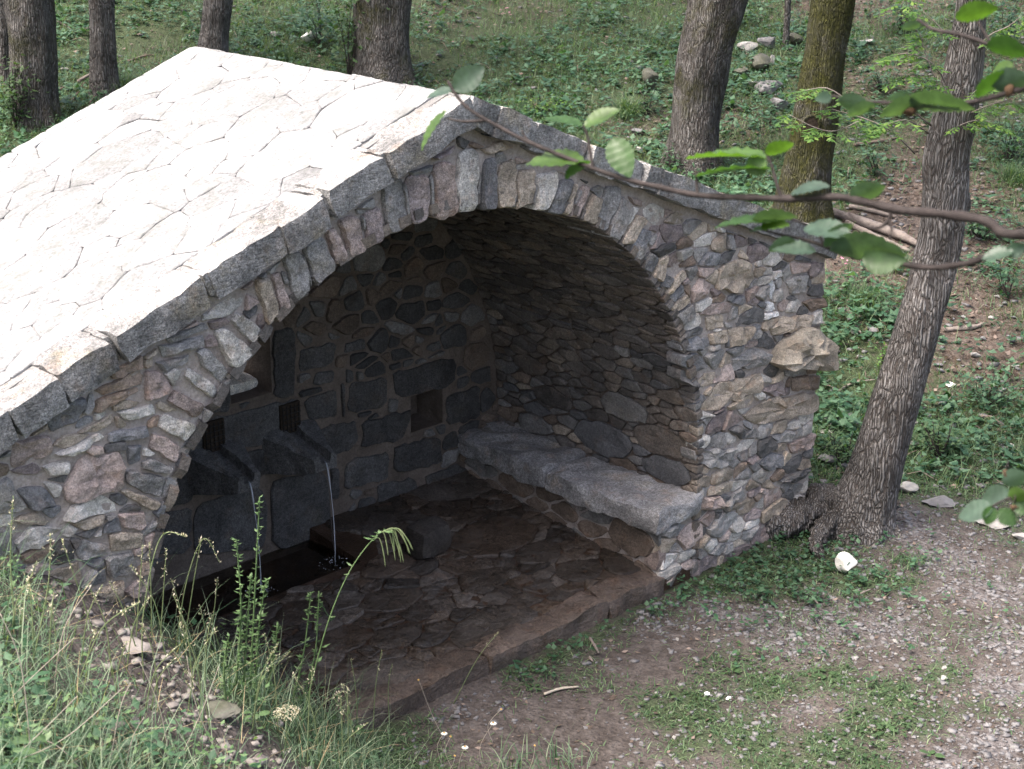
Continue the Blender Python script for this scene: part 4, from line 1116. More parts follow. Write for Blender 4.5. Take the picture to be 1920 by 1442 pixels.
# ------------------------------------------------------------------ level ground before the house
def front_pts(n, dens):
    x, y, d = sample(n, 6.2, 14, -9, 22, 0.15)
    ok = (on_hill(x, y) < 4.2) & clear_of_house(x, y) & ~is_bank(x, y); x, y = x[ok], y[ok]
    z = look(GZA, x, y); zn = look(ZNA, x, y); kp = NP.rand(len(x)) < dens(zn, x, y); return x[kp], y[kp], z[kp]
x, y, z = front_pts(110000, lambda zn, x, y: np.clip(zn[:, 1] * 1.5 - 0.28 + 0.4 * vnoise(x, y, 2.2, 5), 0.03, 1)); n = len(x)
big('short_grass', *blades(np.stack([x, y, z - 0.004], 1), NP.uniform(0.02, 0.065, n), NP.uniform(0.0035, 0.0075, n), NP.uniform(0, 6.28, n), NP.uniform(0.1, 0.9, n), NP.uniform(0.2, 1.2, n)), 'grass', 'short worn grass on the level ground before the arch', 'grass')
x, y, z = front_pts(30000, lambda zn, x, y: np.clip(zn[:, 1] * 1.8 - 0.80 + 0.6 * vnoise(x, y, 1.6, 61), 0.0, 0.8)); n = len(x); k = 3
P = np.repeat(np.stack([x, y, z], 1), k, 0) + np.stack([NP.normal(0, 0.012, n * k), NP.normal(0, 0.012, n * k), NP.uniform(0.006, 0.04, n * k)], 1); L = NP.uniform(0.012, 0.028, n * k)
big('clover_patches', *leaves(P, L, L * 0.85, NP.uniform(0, 6.28, n * k), NP.normal(0.15, 0.3, n * k)), 'clover', 'dense low clover patches on the level ground', 'clover')
x, y, z = front_pts(70000, lambda zn, x, y: np.clip(zn[:, 0] * 1.2 - 0.1, 0.05, 1)); n = len(x); sz = np.clip(NP.gamma(2.2, 0.0046, (n, 1)), 0.005, 0.034)
big('gravel', *pebbles(np.stack([x, y, z + 0.003], 1), sz * np.array([[1.5, 1.05, 0.55]])), 'grey_slate', 'grey slate gravel spread over the path before the arch', 'gravel')
x, y, z = front_pts(5200, lambda zn, x, y: np.full(len(x), 0.5)); n = len(x); L = NP.uniform(0.012, 0.045, n)
big('scattered_dry_leaves', *leaves(np.stack([x, y, z + NP.uniform(0.004, 0.015, n)], 1), L, L * 0.55, NP.uniform(0, 6.28, n), NP.normal(0.0, 0.2, n), NP.normal(0, 0.4, n)), 'litter', 'small dry brown leaves scattered on the path', 'leaf litter')
# broader weeds near the kerb and the tree foot
x, y, z = front_pts(9000, lambda zn, x, y: np.clip(np.maximum(np.exp(-((x - 2.4) ** 2 + (y + 0.25) ** 2) / 0.5) * 1.2, np.exp(-((y + 0.12) / 0.1) ** 2) * (x > 0.2) * 0.5), 0, 1)); n = len(x); k = 4
P = np.repeat(np.stack([x, y, z], 1), k, 0) + np.stack([NP.normal(0, 0.02, n * k), NP.normal(0, 0.02, n * k), NP.uniform(0.02, 0.09, n * k)], 1); L = NP.uniform(0.025, 0.05, n * k)
big('kerbside_weeds', *leaves(P, L, L * 0.7, NP.uniform(0, 6.28, n * k), NP.normal(0.1, 0.35, n * k)), 'ground_leaf', 'leafy green weeds along the kerb and beside the tree foot', 'weeds')

# ------------------------------------------------------------------ grassy bank in the foreground
def bank_pts(n, dens, d0=3.4, d1=9.5, a0=-24, a1=6):
    x, y, d = sample(n, d0, d1, a0, a1, 0.3)
    ok = is_bank(x, y) & (y < 0.02) & (x > -4.6); x, y = x[ok], y[ok]; z = look(GZA, x, y); tr = np.array([math.exp(-(seg_d(a, b, TRACK) / 0.34) ** 2) for a, b in zip(x, y)])
    kp = NP.rand(len(x)) < dens(x, y, tr); bank_pts.tr = tr[kp]; return x[kp], y[kp], z[kp]
x, y, z = bank_pts(34000, lambda x, y, tr: np.clip(0.72 + 1.1 * vnoise(x, y, 1.4, 8) - 0.85 * tr, 0.05, 1)); n = len(x); sh = 1 - 0.75 * bank_pts.tr ** 0.5
big('bank_grass', *blades(np.stack([x, y, z - 0.01], 1), NP.uniform(0.05, 0.24, n) * sh, NP.uniform(0.0025, 0.006, n), NP.uniform(0, 6.28, n), NP.uniform(0.05, 0.7, n), NP.uniform(0.2, 1.3, n)), 'bank_grass', 'tangled green grass covering the bank beside the arch', 'grass')
x, y, z = bank_pts(8500, lambda x, y, tr: np.clip(0.75 - 0.8 * tr, 0, 1)); n = len(x)
big('tall_bank_grass', *blades(np.stack([x, y, z - 0.01], 1), NP.uniform(0.18, 0.46, n), NP.uniform(0.0022, 0.004, n), NP.uniform(0, 6.28, n), NP.uniform(0.05, 0.5, n), NP.uniform(0.2, 1.0, n)), 'bank_grass', 'long thin grass blades standing out of the bank', 'grass')
x, y, z = bank_pts(4200, lambda x, y, tr: np.clip(0.45 - 0.2 * tr, 0, 1)); n = len(x)
big('dry_grass', *blades(np.stack([x, y, z], 1), NP.uniform(0.08, 0.34, n), NP.uniform(0.002, 0.004, n), NP.uniform(0, 6.28, n), NP.uniform(0.3, 1.4, n), NP.uniform(0.0, 0.6, n)), 'dry_grass', 'dry straw-coloured grass stems lying through the bank', 'dry grass')
x, y, z = bank_pts(3600, lambda x, y, tr: np.clip(0.4 + 1.3 * vnoise(x, y, 1.1, 33) - tr, 0, 1)); n = len(x); k = 5
P = np.repeat(np.stack([x, y, z], 1), k, 0) + np.stack([NP.normal(0, 0.03, n * k), NP.normal(0, 0.03, n * k), NP.uniform(0.02, 0.22, n * k)], 1); L = NP.uniform(0.015, 0.04, n * k)
big('bank_weeds', *leaves(P, L, L * 0.55, NP.uniform(0, 6.28, n * k), NP.normal(0.2, 0.4, n * k)), 'weed_leaf', 'small-leaved green weeds on the foreground bank', 'weeds')
x, y, z = bank_pts(6500, lambda x, y, tr: np.clip(1.3 * tr - 0.1, 0.02, 1)); n = len(x); sz = np.clip(NP.gamma(2.0, 0.007, (n, 1)), 0.006, 0.05)
big('bank_gravel', *pebbles(np.stack([x, y, z + 0.003], 1), sz * np.array([[1.4, 1.0, 0.6]])), 'earth_stone', 'pale earthy gravel on the bare strip of the bank', 'gravel')

x, y, z = bank_pts(1700, lambda x, y, tr: np.clip(1.2 * (x < -2.35) * (0.5 + vnoise(x, y, 0.9, 51)) + 0.15 - tr, 0, 1)); n = len(x); k = 5
P = np.repeat(np.stack([x, y, z], 1), k, 0) + np.stack([NP.normal(0, 0.05, n * k), NP.normal(0, 0.05, n * k), NP.uniform(0.02, 0.1, n * k)], 1); L = NP.uniform(0.02, 0.06, n * k)
big('bank_herbs', *leaves(P, L, L * 0.62, NP.uniform(0, 6.28, n * k), NP.normal(0.1, 0.45, n * k)), 'ground_leaf', 'dark broad-leaved herbs filling the hollow of the bank', 'herbs')

# ------------------------------------------------------------------ trees
HN = np.array([0.7071, 0.7071, 0.0])
def up_from(P0, u, v):
    d = ray(u, v); t = ((np.array(P0) - CAM) @ HN) / (d @ HN); return CAM + t * d
def tree(name, label, line, mat, seed, crown_h=6.5, crown_r=2.2, top_lean=(0, 0), flare=0.35, leaf_n=1000, group='tree trunks on the hillside'):
    """line: photo pixels (u, v, width) from the foot upwards"""
    rg = random.Random(seed); P0 = hit(line[0][0], line[0][1])
    pts = []; rad = []
    for (u, v, w) in line:
        P = up_from(P0, u, v); pts.append(P); rad.append(w / 2 / FPX * ((P - CAM) @ CF))
    pts[0] = P0.copy(); 
    root = empty(name, (P0[0], P0[1], P0[2]), label, 'tree', group)
    pts.insert(0, P0 - np.array([0, 0, 0.25])); rad.insert(0, rad[0] * 1.12)
    d = pts[-1] - pts[-2]; d = d / np.linalg.norm(d); p = pts[-1].copy(); r = rad[-1]; hh = p[2]
    top = P0[2] + crown_h + 1.5
    while p[2] < top:
        d = d + np.array([top_lean[0], top_lean[1], 0.15]) * 0.25 + NP.normal(0, 0.02, 3); d /= np.linalg.norm(d)
        p = p + d * 0.8; r *= 0.93; pts.append(p.copy()); rad.append(r)
    per = 10; C = catmull(pts, per); Rr = lerp_list(rad, per)
    n = 36; V, F = [], []
    base_h = P0[2]
    ref = Vector((1, 0, 0))
    for i, c in enumerate(C):
        dd = (C[min(i + 1, len(C) - 1)] - C[max(i - 1, 0)]).normalized()
        a = (ref - dd * ref.dot(dd)).normalized(); b = dd.cross(a); hgt_ = max(c.z - base_h, 0)
        for k in range(n):
            th = 2 * math.pi * k / n; q = Vector((math.cos(th), math.sin(th), 0))
            fl = flare * math.exp(-hgt_ / 0.22) * (0.6 + 0.8 * abs(mnoise.noise(Vector((q.x * 1.6 + seed, q.y * 1.6, 0.3)))) * 1.6)
            nz = 0.17 * mnoise.noise(Vector((q.x * 1.2 + seed, q.y * 1.2, c.z * 1.5))) + 0.08 * mnoise.noise(Vector((q.x * 4.5, q.y * 4.5 + seed, c.z * 1.1))) + 0.03 * mnoise.noise(Vector((q.x * 11, q.y * 11 + seed, c.z * 5)))
            rr = Rr[i] * (1 + fl + nz); V.append(c + a * math.cos(th) * rr + b * math.sin(th) * rr)
    for i in range(len(C) - 1):
        for k in range(n): F.append((i * n + k, i * n + (k + 1) % n, (i + 1) * n + (k + 1) % n, (i + 1) * n + k))
    mk('trunk', V, F, mat, root)
    tp = Vector(pts[-1]); cz = P0[2] + crown_h
    A = Acc()
    cl = []
    for q in range(9):
        a = q * 2.4 + rg.uniform(-0.4, 0.4); rr = crown_r * rg.uniform(0.35, 1.0)
        e = Vector((tp.x + rr * math.cos(a), tp.y + rr * math.sin(a), cz + rg.uniform(-0.9, 2.6)))
        s = C[int(len(C) * rg.uniform(0.72, 0.97))]; cl.append(e)
        A.add(*tube(catmull([s, s.lerp(e, 0.5) + Vector((0, 0, 0.25)), e], 4), lerp_list([rad[-1] * 0.5, rad[-1] * 0.3, 0.015], 4), 6))
    mk('limbs', A.V, A.F, mat, root)
    cl.append(tp)
    cc = np.array([list(cl[NP.randint(len(cl))]) for _ in range(leaf_n)]) + NP.normal(0, 0.55, (leaf_n, 3)) * np.array([1, 1, 0.7]); L = NP.uniform(0.10, 0.22, leaf_n)
    big('crown', *leaves(cc, L, L * 0.6, NP.uniform(0, 6.28, leaf_n), NP.normal(-0.2, 0.5, leaf_n)), 'crown_leaf', None, None, 'stuff', root)
    return root, C, Rr
tree('oak_tree', 'thick grey furrowed trunk with a leafy bush round its foot, beyond the roof', [(72, 225, 70), (66, 180, 76), (62, 120, 84), (60, 60, 86), (55, 0, 88)], 'bark_half_mossy', 11, 6.8)
tree('oak_tree', 'grey trunk with a grass tuft at its foot, beyond the roof slope', [(196, 178, 48), (194, 120, 46), (193, 60, 46), (191, 0, 48)], 'bark_grey', 12, 6.2, 1.9)
tree('oak_tree', 'slender leaning grey trunk rising behind the roof peak', [(398, 108, 50), (402, 60, 48), (408, 20, 50), (414, -20, 50)], 'bark_grey', 13, 6.2, 1.9, (0.1, 0))
tree('oak_tree', 'thick upright trunk with mossy flank beside a leafy sapling, behind the ridge', [(716, 158, 108), (717, 110, 103), (718, 60, 100), (720, 0, 100)], 'bark_half_mossy', 14, 7.0, 2.4)
tree('oak_tree', 'broad leaning furrowed trunk between the ridge and the rock pile', [(1296, 312, 96), (1300, 260, 90), (1308, 180, 92), (1320, 100, 100), (1340, 30, 108), (1350, -20, 112)], 'bark_half_mossy', 15, 7.0, 2.4, (0.15, -0.05))
T6_, T6C, T6R = tree('oak_tree', 'green mossy trunk with a knot hole standing behind the right eave', [(1504, 425, 96), (1508, 370, 92), (1520, 280, 88), (1535, 180, 84), (1548, 90, 80), (1560, 0, 80)], 'bark_mossy', 16, 6.8, 2.2)
B6 = hit(1504, 425); kc = Vector(up_from(B6, 1514, 226)); ki = min(range(len(T6C)), key=lambda i: abs(T6C[i].z - kc.z)); hd = Vector(-HN); kc = kc + hd * (T6R[ki] * 0.99)
sx = Vector((hd.y, -hd.x, 0)); ring = [kc + sx * (0.075 * math.cos(a)) + Vector((0, 0, 0.085 * math.sin(a))) for a in np.linspace(0, 2 * math.pi, 19)]
kn = mk('knot', *tube(ring, 0.016, 8, False, 0.7, 3), 'bark_mossy', T6_); V_ = [kc + hd * 0.008 + (p - kc) * 0.9 for p in ring[:-1]]; mk('hollow', V_, [tuple(range(18))], 'hole_shade', kn, False)  # flat near-black disc paints the shade of the knot hole
tree('young_tree', 'thin grey pole of a young tree beside the rock pile', [(1473, 92, 12), (1475, 50, 11), (1478, 0, 11)], 'bark_grey', 17, 5.2, 1.0, (0, 0), 0.2, 500)
tree('young_tree', 'partly hidden grey stem crowding beside the thick furrowed trunk', [(10, 150, 26), (8, 80, 28), (5, 0, 30)], 'bark_grey', 18, 5.8, 1.3, (0, 0), 0.2, 600)
T7, T7C, T7R = tree('ash_tree', 'crooked grey ash trunk leaning beside the spring house with spreading root', [(1608, 990, 112), (1622, 940, 98), (1652, 850, 92), (1680, 760, 92), (1708, 660, 90), (1730, 580, 84), (1752, 500, 82), (1766, 430, 82), (1772, 360, 84), (1772, 300, 84), (1785, 240, 82), (1800, 170, 74), (1812, 100, 66), (1818, 40, 56), (1822, -20, 52)], 'bark_ash', 19, 6.2, 2.6, (0.0, 0.0), 0.5, 2200, None)
# root of the ash and its broken stubs
B7 = hit(1618, 990)
def gnarl(vf):
    V = [v + mnoise.noise_vector(v * 7) * 0.022 + mnoise.noise_vector(Vector((v.x * 9 + v.y * -9, v.x * 26 + v.y * 26, v.z * 30))) * 0.016 + mnoise.noise_vector(v * 55) * 0.006 for v in vf[0]]; return V, vf[1]
def gpt(u, v, up=0.0): P = hit(u, v); return P + np.array([0, 0, up])
rt = catmull([up_from(B7, 1648, 915), up_from(B7, 1600, 955), gpt(1540, 985, 0.14), gpt(1490, 997, 0.10), gpt(1440, 1008, 0.06), gpt(1395, 1022, 0.0)], 12)
mk('root', *gnarl(tube(rt, lerp_list([0.10, 0.15, 0.125, 0.10, 0.07, 0.03], 12), 28, True, 0.6, 4)), 'bark_ash', T7)
rt = catmull([gpt(1580, 985, 0.12), gpt(1545, 1010, 0.10), gpt(1528, 1035, 0.05), gpt(1545, 1050, 0.0)], 12)
mk('root', *gnarl(tube(rt, lerp_list([0.09, 0.06, 0.04, 0.012], 12), 22, True, 0.7, 9)), 'bark_ash', T7)
rt = catmull([gpt(1650, 985, 0.1), gpt(1665, 995, 0.04), gpt(1690, 1005, -0.03)], 5)
mk('root', *tube(rt, lerp_list([0.10, 0.06, 0.03], 5), 12, True, 0.5, 2), 'bark_ash', T7)
# burl on the ash trunk
Pb = up_from(hit(1618, 990), 1806, 375); Vb, Fb = rock((0.09, 0.09, 0.14), 5, 2, 0.2); mk('burl', [tuple(np.array(v) + Pb) for v in Vb], Fb, 'bark_ash', T7)

def pinnate(pts, rg, step=0.075, size=0.044, per=4, spread=0.11):
    """a shoot carrying compound leaves: stem tube points and leaflet arrays"""
    P = [Vector(p) for p in pts]; A = []; Lf = []; Wf = []; Yw = []; Pt = []; Rl = []; stems = Acc()
    for i in range(1, len(P)):
        for sd in (-1, 1):
            d = (P[i] - P[i - 1]).normalized(); yaw = math.atan2(d.y, d.x) + sd * rg.uniform(0.6, 1.2)
            ln = spread * rg.uniform(0.7, 1.3); e = P[i] + Vector((math.cos(yaw) * ln, math.sin(yaw) * ln, -0.25 * ln))
            stems.add(*tube([P[i], e], [0.0022, 0.0012], 4))
            for j in range(1, per + 1):
                q = P[i].lerp(e, j / per)
                for s2 in ((-1, 1) if j < per else (0, -0.7, 0.7)):
                    A.append(tuple(q)); l = size * rg.uniform(0.8, 1.25); Lf.append(l); Wf.append(l * 0.48); Yw.append(yaw + s2 * 1.0); Pt.append(rg.uniform(-0.5, 0.15)); Rl.append(rg.uniform(-0.35, 0.35))
    return stems, leaves(np.array(A), np.array(Lf), np.array(Wf), np.array(Yw), np.array(Pt), np.array(Rl))
def shoot(root, pxs, base3, rg, r0=0.006, **kw):
    pts = [Vector(base3)] + [Vector(q) for q in pxs]; C = catmull(pts, 3)
    o = mk('shoot', *tube(C, lerp_list([r0] + [r0 * 0.6] * (len(pts) - 2) + [0.002], 3), 6), 'dead_wood', root)
    st, lv = pinnate(C[2:], rg, **kw)
    V = [tuple(v) for v in st.V]; 
    mk('leaf_stalks', st.V, st.F, 'stem_green', o); big('leaflets', *lv, 'ash_leaf', None, None, 'stuff', o)
rg = random.Random(70); B7 = hit(1618, 990)
def nearT7(u, v, fwd=0.0):
    return up_from(B7 - HN * fwd, u, v)
for px_, f_ in [([(1715, 288), (1670, 245), (1620, 222), (1560, 205)], 0.25), ([(1620, 222), (1570, 245), (1530, 240), (1480, 215)], 0.3), ([(1745, 235), (1700, 190), (1745, 150)], 0.2), ([(1795, 225), (1835, 205), (1885, 190), (1915, 205)], 0.15),
                ([(1790, 200), (1760, 160), (1735, 100), (1725, 60)], 0.2), ([(1815, 120), (1850, 70), (1890, 50), (1915, 30)], 0.15), ([(1720, 60), (1690, 20), (1700, -10)], 0.25), ([(1765, 260), (1800, 235), (1840, 225), (1880, 240)], 0.22), ([(1790, 215), (1830, 170), (1880, 150), (1920, 160)], 0.2), ([(1740, 250), (1700, 225), (1660, 235), (1640, 250)], 0.3), ([(1750, 170), (1715, 140), (1690, 150)], 0.25), ([(1785, 180), (1750, 120), (1700, 100), (1670, 110)], 0.25), ([(1800, 110), (1770, 60), (1730, 20)], 0.2), ([(1620, 222), (1590, 190), (1550, 165), (1510, 170)], 0.3)]:
    pt = [nearT7(u, v, f_ * (i > 0)) for i, (u, v) in enumerate(px_)]
    shoot(T7, pt[1:], pt[0], rg)

# saplings, ferny seedlings and leafy shrubs on the hill
def shrub(u, v, hpx, wpx, label, mat='ash_leaf', n=160, size=0.06, group=None, name='leafy_sapling'):
    P0 = hit(u, v); t = (P0 - CAM) @ CF; h = hpx / FPX * t; w = wpx / FPX * t; rg = random.Random(int(u * 7 + v))
    root = empty(name, P0, label, 'plant', group)
    A = Acc(); tips = []
    for i in range(max(3, n // 30)):
        a = rg.uniform(0, 6.28); e = Vector(P0) + Vector((math.cos(a) * w * 0.4 * rg.random(), math.sin(a) * w * 0.4 * rg.random(), h * rg.uniform(0.5, 1.0))); m = Vector(P0).lerp(e, 0.5) + Vector((rg.uniform(-1, 1) * w * 0.1, rg.uniform(-1, 1) * w * 0.1, 0))
        c = catmull([Vector(P0), m, e], 4); A.add(*tube(c, lerp_list([0.008, 0.005, 0.002], 4), 5)); tips += c[3:]
    mk('stems', A.V, A.F, 'branch_bark', root)
    cc = np.array([list(tips[NP.randint(len(tips))]) for _ in range(n)]) + NP.normal(0, 1, (n, 3)) * np.array([w * 0.16, w * 0.16, h * 0.06]); L = NP.uniform(0.6, 1.3, n) * size
    big('leaves', *leaves(cc, L, L * 0.6, NP.uniform(0, 6.28, n), NP.normal(-0.1, 0.4, n)), mat, None, None, 'stuff', root)
shrub(655, 165, 230, 110, 'broad-leaved green sapling growing against the thick upright trunk behind the ridge', 'clover', 380, 0.085)
shrub(30, 240, 130, 110, 'leafy green bush at the foot of the thick furrowed trunk', 'clover', 300, 0.075)
shrub(600, 90, 120, 120, 'loose leafy sapling above the white boulder behind the roof', 'ground_leaf', 200, 0.08)
shrub(378, 105, 110, 30, 'thin leafy shoot beside the slender leaning trunk', 'ground_leaf', 60, 0.07)
shrub(1020, 215, 45, 110, 'pale yellow-green ferny seedling just behind the roof ridge', 'ash_leaf', 150, 0.05)
shrub(1655, 692, 50, 45, 'small yellow-green seedling on the litter slope left of the ash', 'ash_leaf', 70, 0.035)
shrub(1640, 330, 60, 60, 'dark leafy herb between the mossy trunk and the ash', 'ground_leaf', 120, 0.06)
shrub(1850, 760, 60, 120, 'spreading green herb on the slope right of the ash', 'ground_leaf', 200, 0.045)
shrub(1580, 870, 70, 120, 'green herb clump between the wall corner and the ash', 'clover', 240, 0.04)
shrub(1760, 860, 80, 120, 'green herb clump on the slope above the edging slabs', 'clover', 240, 0.04)
shrub(1610, 1012, 40, 45, 'bright broad-leaved seedling at the foot of the ash', 'clover', 46, 0.045)
shrub(1320, 1050, 70, 90, 'nettle-like green weed at the foot of the wall', 'clover', 160, 0.04)
shrub(1890, 560, 80, 80, 'leafy green herb on the slope behind the ash', 'ground_leaf', 140, 0.05)
shrub(1260, 330, 60, 70, 'leafy herb at the foot of the broad leaning trunk', 'ground_leaf', 120, 0.05)
shrub(1885, 310, 110, 120, 'dark leafy undergrowth right of the upper ash trunk', 'ground_leaf', 320, 0.06)
shrub(1690, 60, 70, 120, 'dark undergrowth high on the slope beside the ash top', 'ground_leaf', 260, 0.07)
shrub(1880, 90, 90, 110, 'leafy undergrowth behind the ash near the hilltop', 'ground_leaf', 260, 0.07)
shrub(1840, 450, 60, 110, 'low dark bush on the slope behind the leaning ash', 'ground_leaf', 220, 0.05)
shrub(1650, 170, 50, 110, 'low undergrowth between mossy trunk and upper ash', 'ground_leaf', 200, 0.055)
shrub(1215, 215, 60, 60, 'leafy herb growing on the dark mossy upright rock', 'ground_leaf', 140, 0.05)
shrub(1440, 170, 40, 60, 'weeds growing through the rock pile', 'ground_leaf', 90, 0.05)
def pinks(u, v, label):
    P0 = hit(u, v); root = empty('pink_flower', P0, label, 'flower'); rg = random.Random(u); A = Acc(); c = []
    for i in range(9):
        e = Vector(P0) + Vector((rg.uniform(-0.12, 0.12), rg.uniform(-0.12, 0.12), rg.uniform(0.12, 0.26))); A.add(*tube([P0 + np.array([rg.uniform(-.03, .03), rg.uniform(-.03, .03), -0.01]), e], 0.002, 4)); c += [list(e)] * 5
    mk('stems', A.V, A.F, 'stem_green', root); c = np.array(c); n = len(c)
    big('petals', *leaves(c, np.full(n, 0.02), np.full(n, 0.015), NP.uniform(0, 6.28, n), NP.uniform(-0.2, 0.3, n)), 'pink_petal', None, None, 'stuff', root)
pinks(1588, 515, 'cluster of small pink flowers on the slope behind the right eave'); pinks(948, 45, 'cluster of small pink flowers among the hillside green')
# grassy tufts on the hill
def tuft(u, v, n, L, label, mat='grass', lean=0.7):
    P0 = hit(u, v); root = P0; P = np.repeat(P0[None], n, 0) + NP.normal(0, 0.07, (n, 3)) * np.array([1, 1, 0]); P[:, 2] = [terrain(a, b) for a, b in P[:, :2]]
    V, T = blades(np.zeros((n, 3)) + (P - P0), NP.uniform(0.6, 1.1, n) * L, NP.uniform(0.004, 0.008, n), NP.uniform(0, 6.28, n), NP.uniform(0.05, lean, n), NP.uniform(0.3, 1.3, n))
    me = mesh_np('grass_tuft', V, T); me.materials.append(MATS[mat]); o = bpy.data.objects.new('grass_tuft', me); COL.objects.link(o); o.location = Vector(P0); prop(o, label, 'grass tuft')
tuft(232, 172, 260, 0.38, 'dark green grass tuft at the foot of a grey trunk')
tuft(1175, 215, 420, 0.34, 'arching grass tuft over a mossy stone behind the ridge')
tuft(535, 110, 200, 0.25, 'green grass tuft beside the white boulder')
tuft(1615, 570, 300, 0.3, 'arching grass tuft beside the wall corner above the litter slope')
tuft(1665, 500, 200, 0.28, 'grass tuft on the slope between wall and ash')
tuft(1700, 1055, 120, 0.1, 'small grass tuft beside the white quartz stone')
tuft(1905, 340, 300, 0.3, 'dark grass tuft on the hillside right of the ash')

# ------------------------------------------------------------------ stones, slabs and sticks lying about
def boulder(name, u, v, wpx, hpx, label, mat, seed, flat=1.0, sink=0.25, group=None, tint=None, sub=3, deep=0.8):
    P0 = hit(u, v); t = (P0 - CAM) @ CF; w = wpx / FPX * t / 2; h = hpx / FPX * t / 2
    V, F = rock((w, w * deep, h), seed, sub, 0.3, flat); a = random.Random(seed).uniform(-0.4, 0.4) + math.radians(-45)
    c, s = math.cos(a), math.sin(a)
    loc = P0 + HN * w * deep * 0.6; loc[2] = terrain(loc[0], loc[1])
    V = [(v_[0] * c - v_[1] * s + loc[0], v_[0] * s + v_[1] * c + loc[1], v_[2] + loc[2] + h * (1 - sink)) for v_ in V]
    o = mk(name, V, F, mat, None, True, tint if tint else (0.2, 0.2, 0.2), local=loc); return prop(o, label, 'stone', group)
boulder('quartz_stone', 1588, 1080, 48, 46, 'bright white quartz stone on the grass below the ash', 'white_quartz', 41, 1.0, 0.1)
boulder('boulder', 580, 84, 46, 30, 'white boulder with a mossy crown on the hillside behind the roof', 'white_quartz', 42)
boulder('boulder', 516, 70, 22, 12, 'small pale stone half buried near the white boulder', 'pale_rock', 43)
for i, (u, v, w, h, m_, lb) in enumerate([(1400, 100, 52, 22, 'pale_rock', 'flat pale slab topping the rock pile'), (1440, 95, 44, 30, 'grey_slate', 'blue-grey rock leaning at the top of the rock pile'), (1425, 135, 60, 40, 'mossy_rock', 'mossy boulder in the shaded middle of the rock pile'),
        (1390, 150, 40, 26, 'mossy_rock', 'mossy rock beside the broad leaning trunk'), (1445, 125, 16, 26, 'pale_rock', 'small upright pale stone in the rock pile'), (1440, 180, 64, 30, 'grey_slate', 'grey block at the foot of the rock pile'), (1465, 210, 50, 28, 'grey_slate', 'low grey rock next to the mossy trunk'),
        (1492, 90, 40, 32, 'mossy_rock', 'dark mossy rock behind the young tree pole'), (1415, 165, 40, 16, 'pale_rock', 'narrow pale slab lying across the rock pile'), (1625, 85, 36, 12, 'pale_rock', 'flat stone on the hillside right of the mossy trunk')]):
    boulder('boulder', u, v, w, h, lb, m_, 60 + i, 1.0, 0.2)
boulder('boulder', 1196, 255, 26, 16, 'flat grey stone under the arching grass tuft', 'grey_slate', 81); boulder('boulder', 1200, 290, 24, 18, 'grey stone in the weeds below the arching tuft', 'pale_rock', 82); boulder('boulder', 1220, 175, 40, 60, 'dark mossy upright rock beside the broad leaning trunk', 'mossy_rock', 83)
boulder('boulder', 90, 190, 26, 18, 'pale stone by the foot of the thick furrowed trunk', 'pale_rock', 84); boulder('boulder', 112, 135, 34, 10, 'flat pale stone between two grey trunks', 'pale_rock', 85)
for i, (u, v, w, h, lb) in enumerate([(1555, 872, 56, 20, 'flat grey slab against the wall corner foot'), (1582, 880, 22, 12, 'small tan stone next to the corner slab'), (1705, 925, 58, 22, 'pale edging slab just right of the ash trunk'), (1762, 953, 80, 18, 'long grey edging slab along the path'),
        (1865, 990, 92, 24, 'rounded pale edging slab at the path bend'), (1912, 1012, 40, 14, 'pale edging stone beyond the rounded slab'), (1690, 895, 18, 16, 'small pale stone above the first edging slab')]):
    boulder('edging_slab', u, v, w, h, lb, 'pale_rock' if 'pale' in lb else 'grey_slate', 100 + i, 1.0, 0.35, None, None, 3, 0.75)
lab_s = 'loose pale stone lying on the litter slope beside the ash'
for i, (u, v, w, h) in enumerate([(1638, 628, 22, 16), (1602, 630, 24, 18), (1582, 785, 46, 14), (1546, 792, 22, 12), (1550, 815, 28, 8), (1830, 672, 26, 12), (1845, 640, 16, 8), (1895, 845, 16, 16), (1788, 805, 22, 14), (1785, 728, 28, 12), (1712, 840, 24, 14), (1860, 600, 16, 8), (1900, 598, 14, 6), (1806, 598, 12, 8), (1690, 480, 14, 10), (1760, 690, 24, 8),
        (1615, 578, 12, 10), (1870, 560, 14, 8), (1800, 930, 12, 8), (1755, 915, 14, 8), (1650, 430, 16, 8), (1700, 405, 12, 8), (1556, 395, 14, 12), (1905, 690, 20, 8), (1880, 735, 18, 8), (1740, 640, 14, 6)]):
    m_ = 'pale_rock' if i % 3 else 'white_quartz' if i == 9 else 'grey_slate'; sz_ = 'wide' if w > 21 else 'small'; cn = {'pale_rock': 'pale', 'white_quartz': 'bright white', 'grey_slate': 'grey'}[m_]
    boulder('loose_stone', u, v, w, h, '%s %s loose stone lying on the litter slope beside the ash' % (sz_, cn), m_, 120 + i, 1.0, 0.3, '%s %s stones on the litter slope' % (sz_, cn), None, 2)
rg = random.Random(88); lab_c = 'grey slate chip lying on the gravel before the arch'
chips = [rock((1.0, 0.72, 0.38), 200 + i, 1, 0.35) for i in range(8)]
chip_me = []
for i, (V, F) in enumerate(chips):
    me = bpy.data.meshes.new('stone_chip'); me.from_pydata([tuple(v) for v in V], [], F); me.materials.append(MATS['grey_slate' if i % 4 else 'pale_rock']); chip_me.append(me)
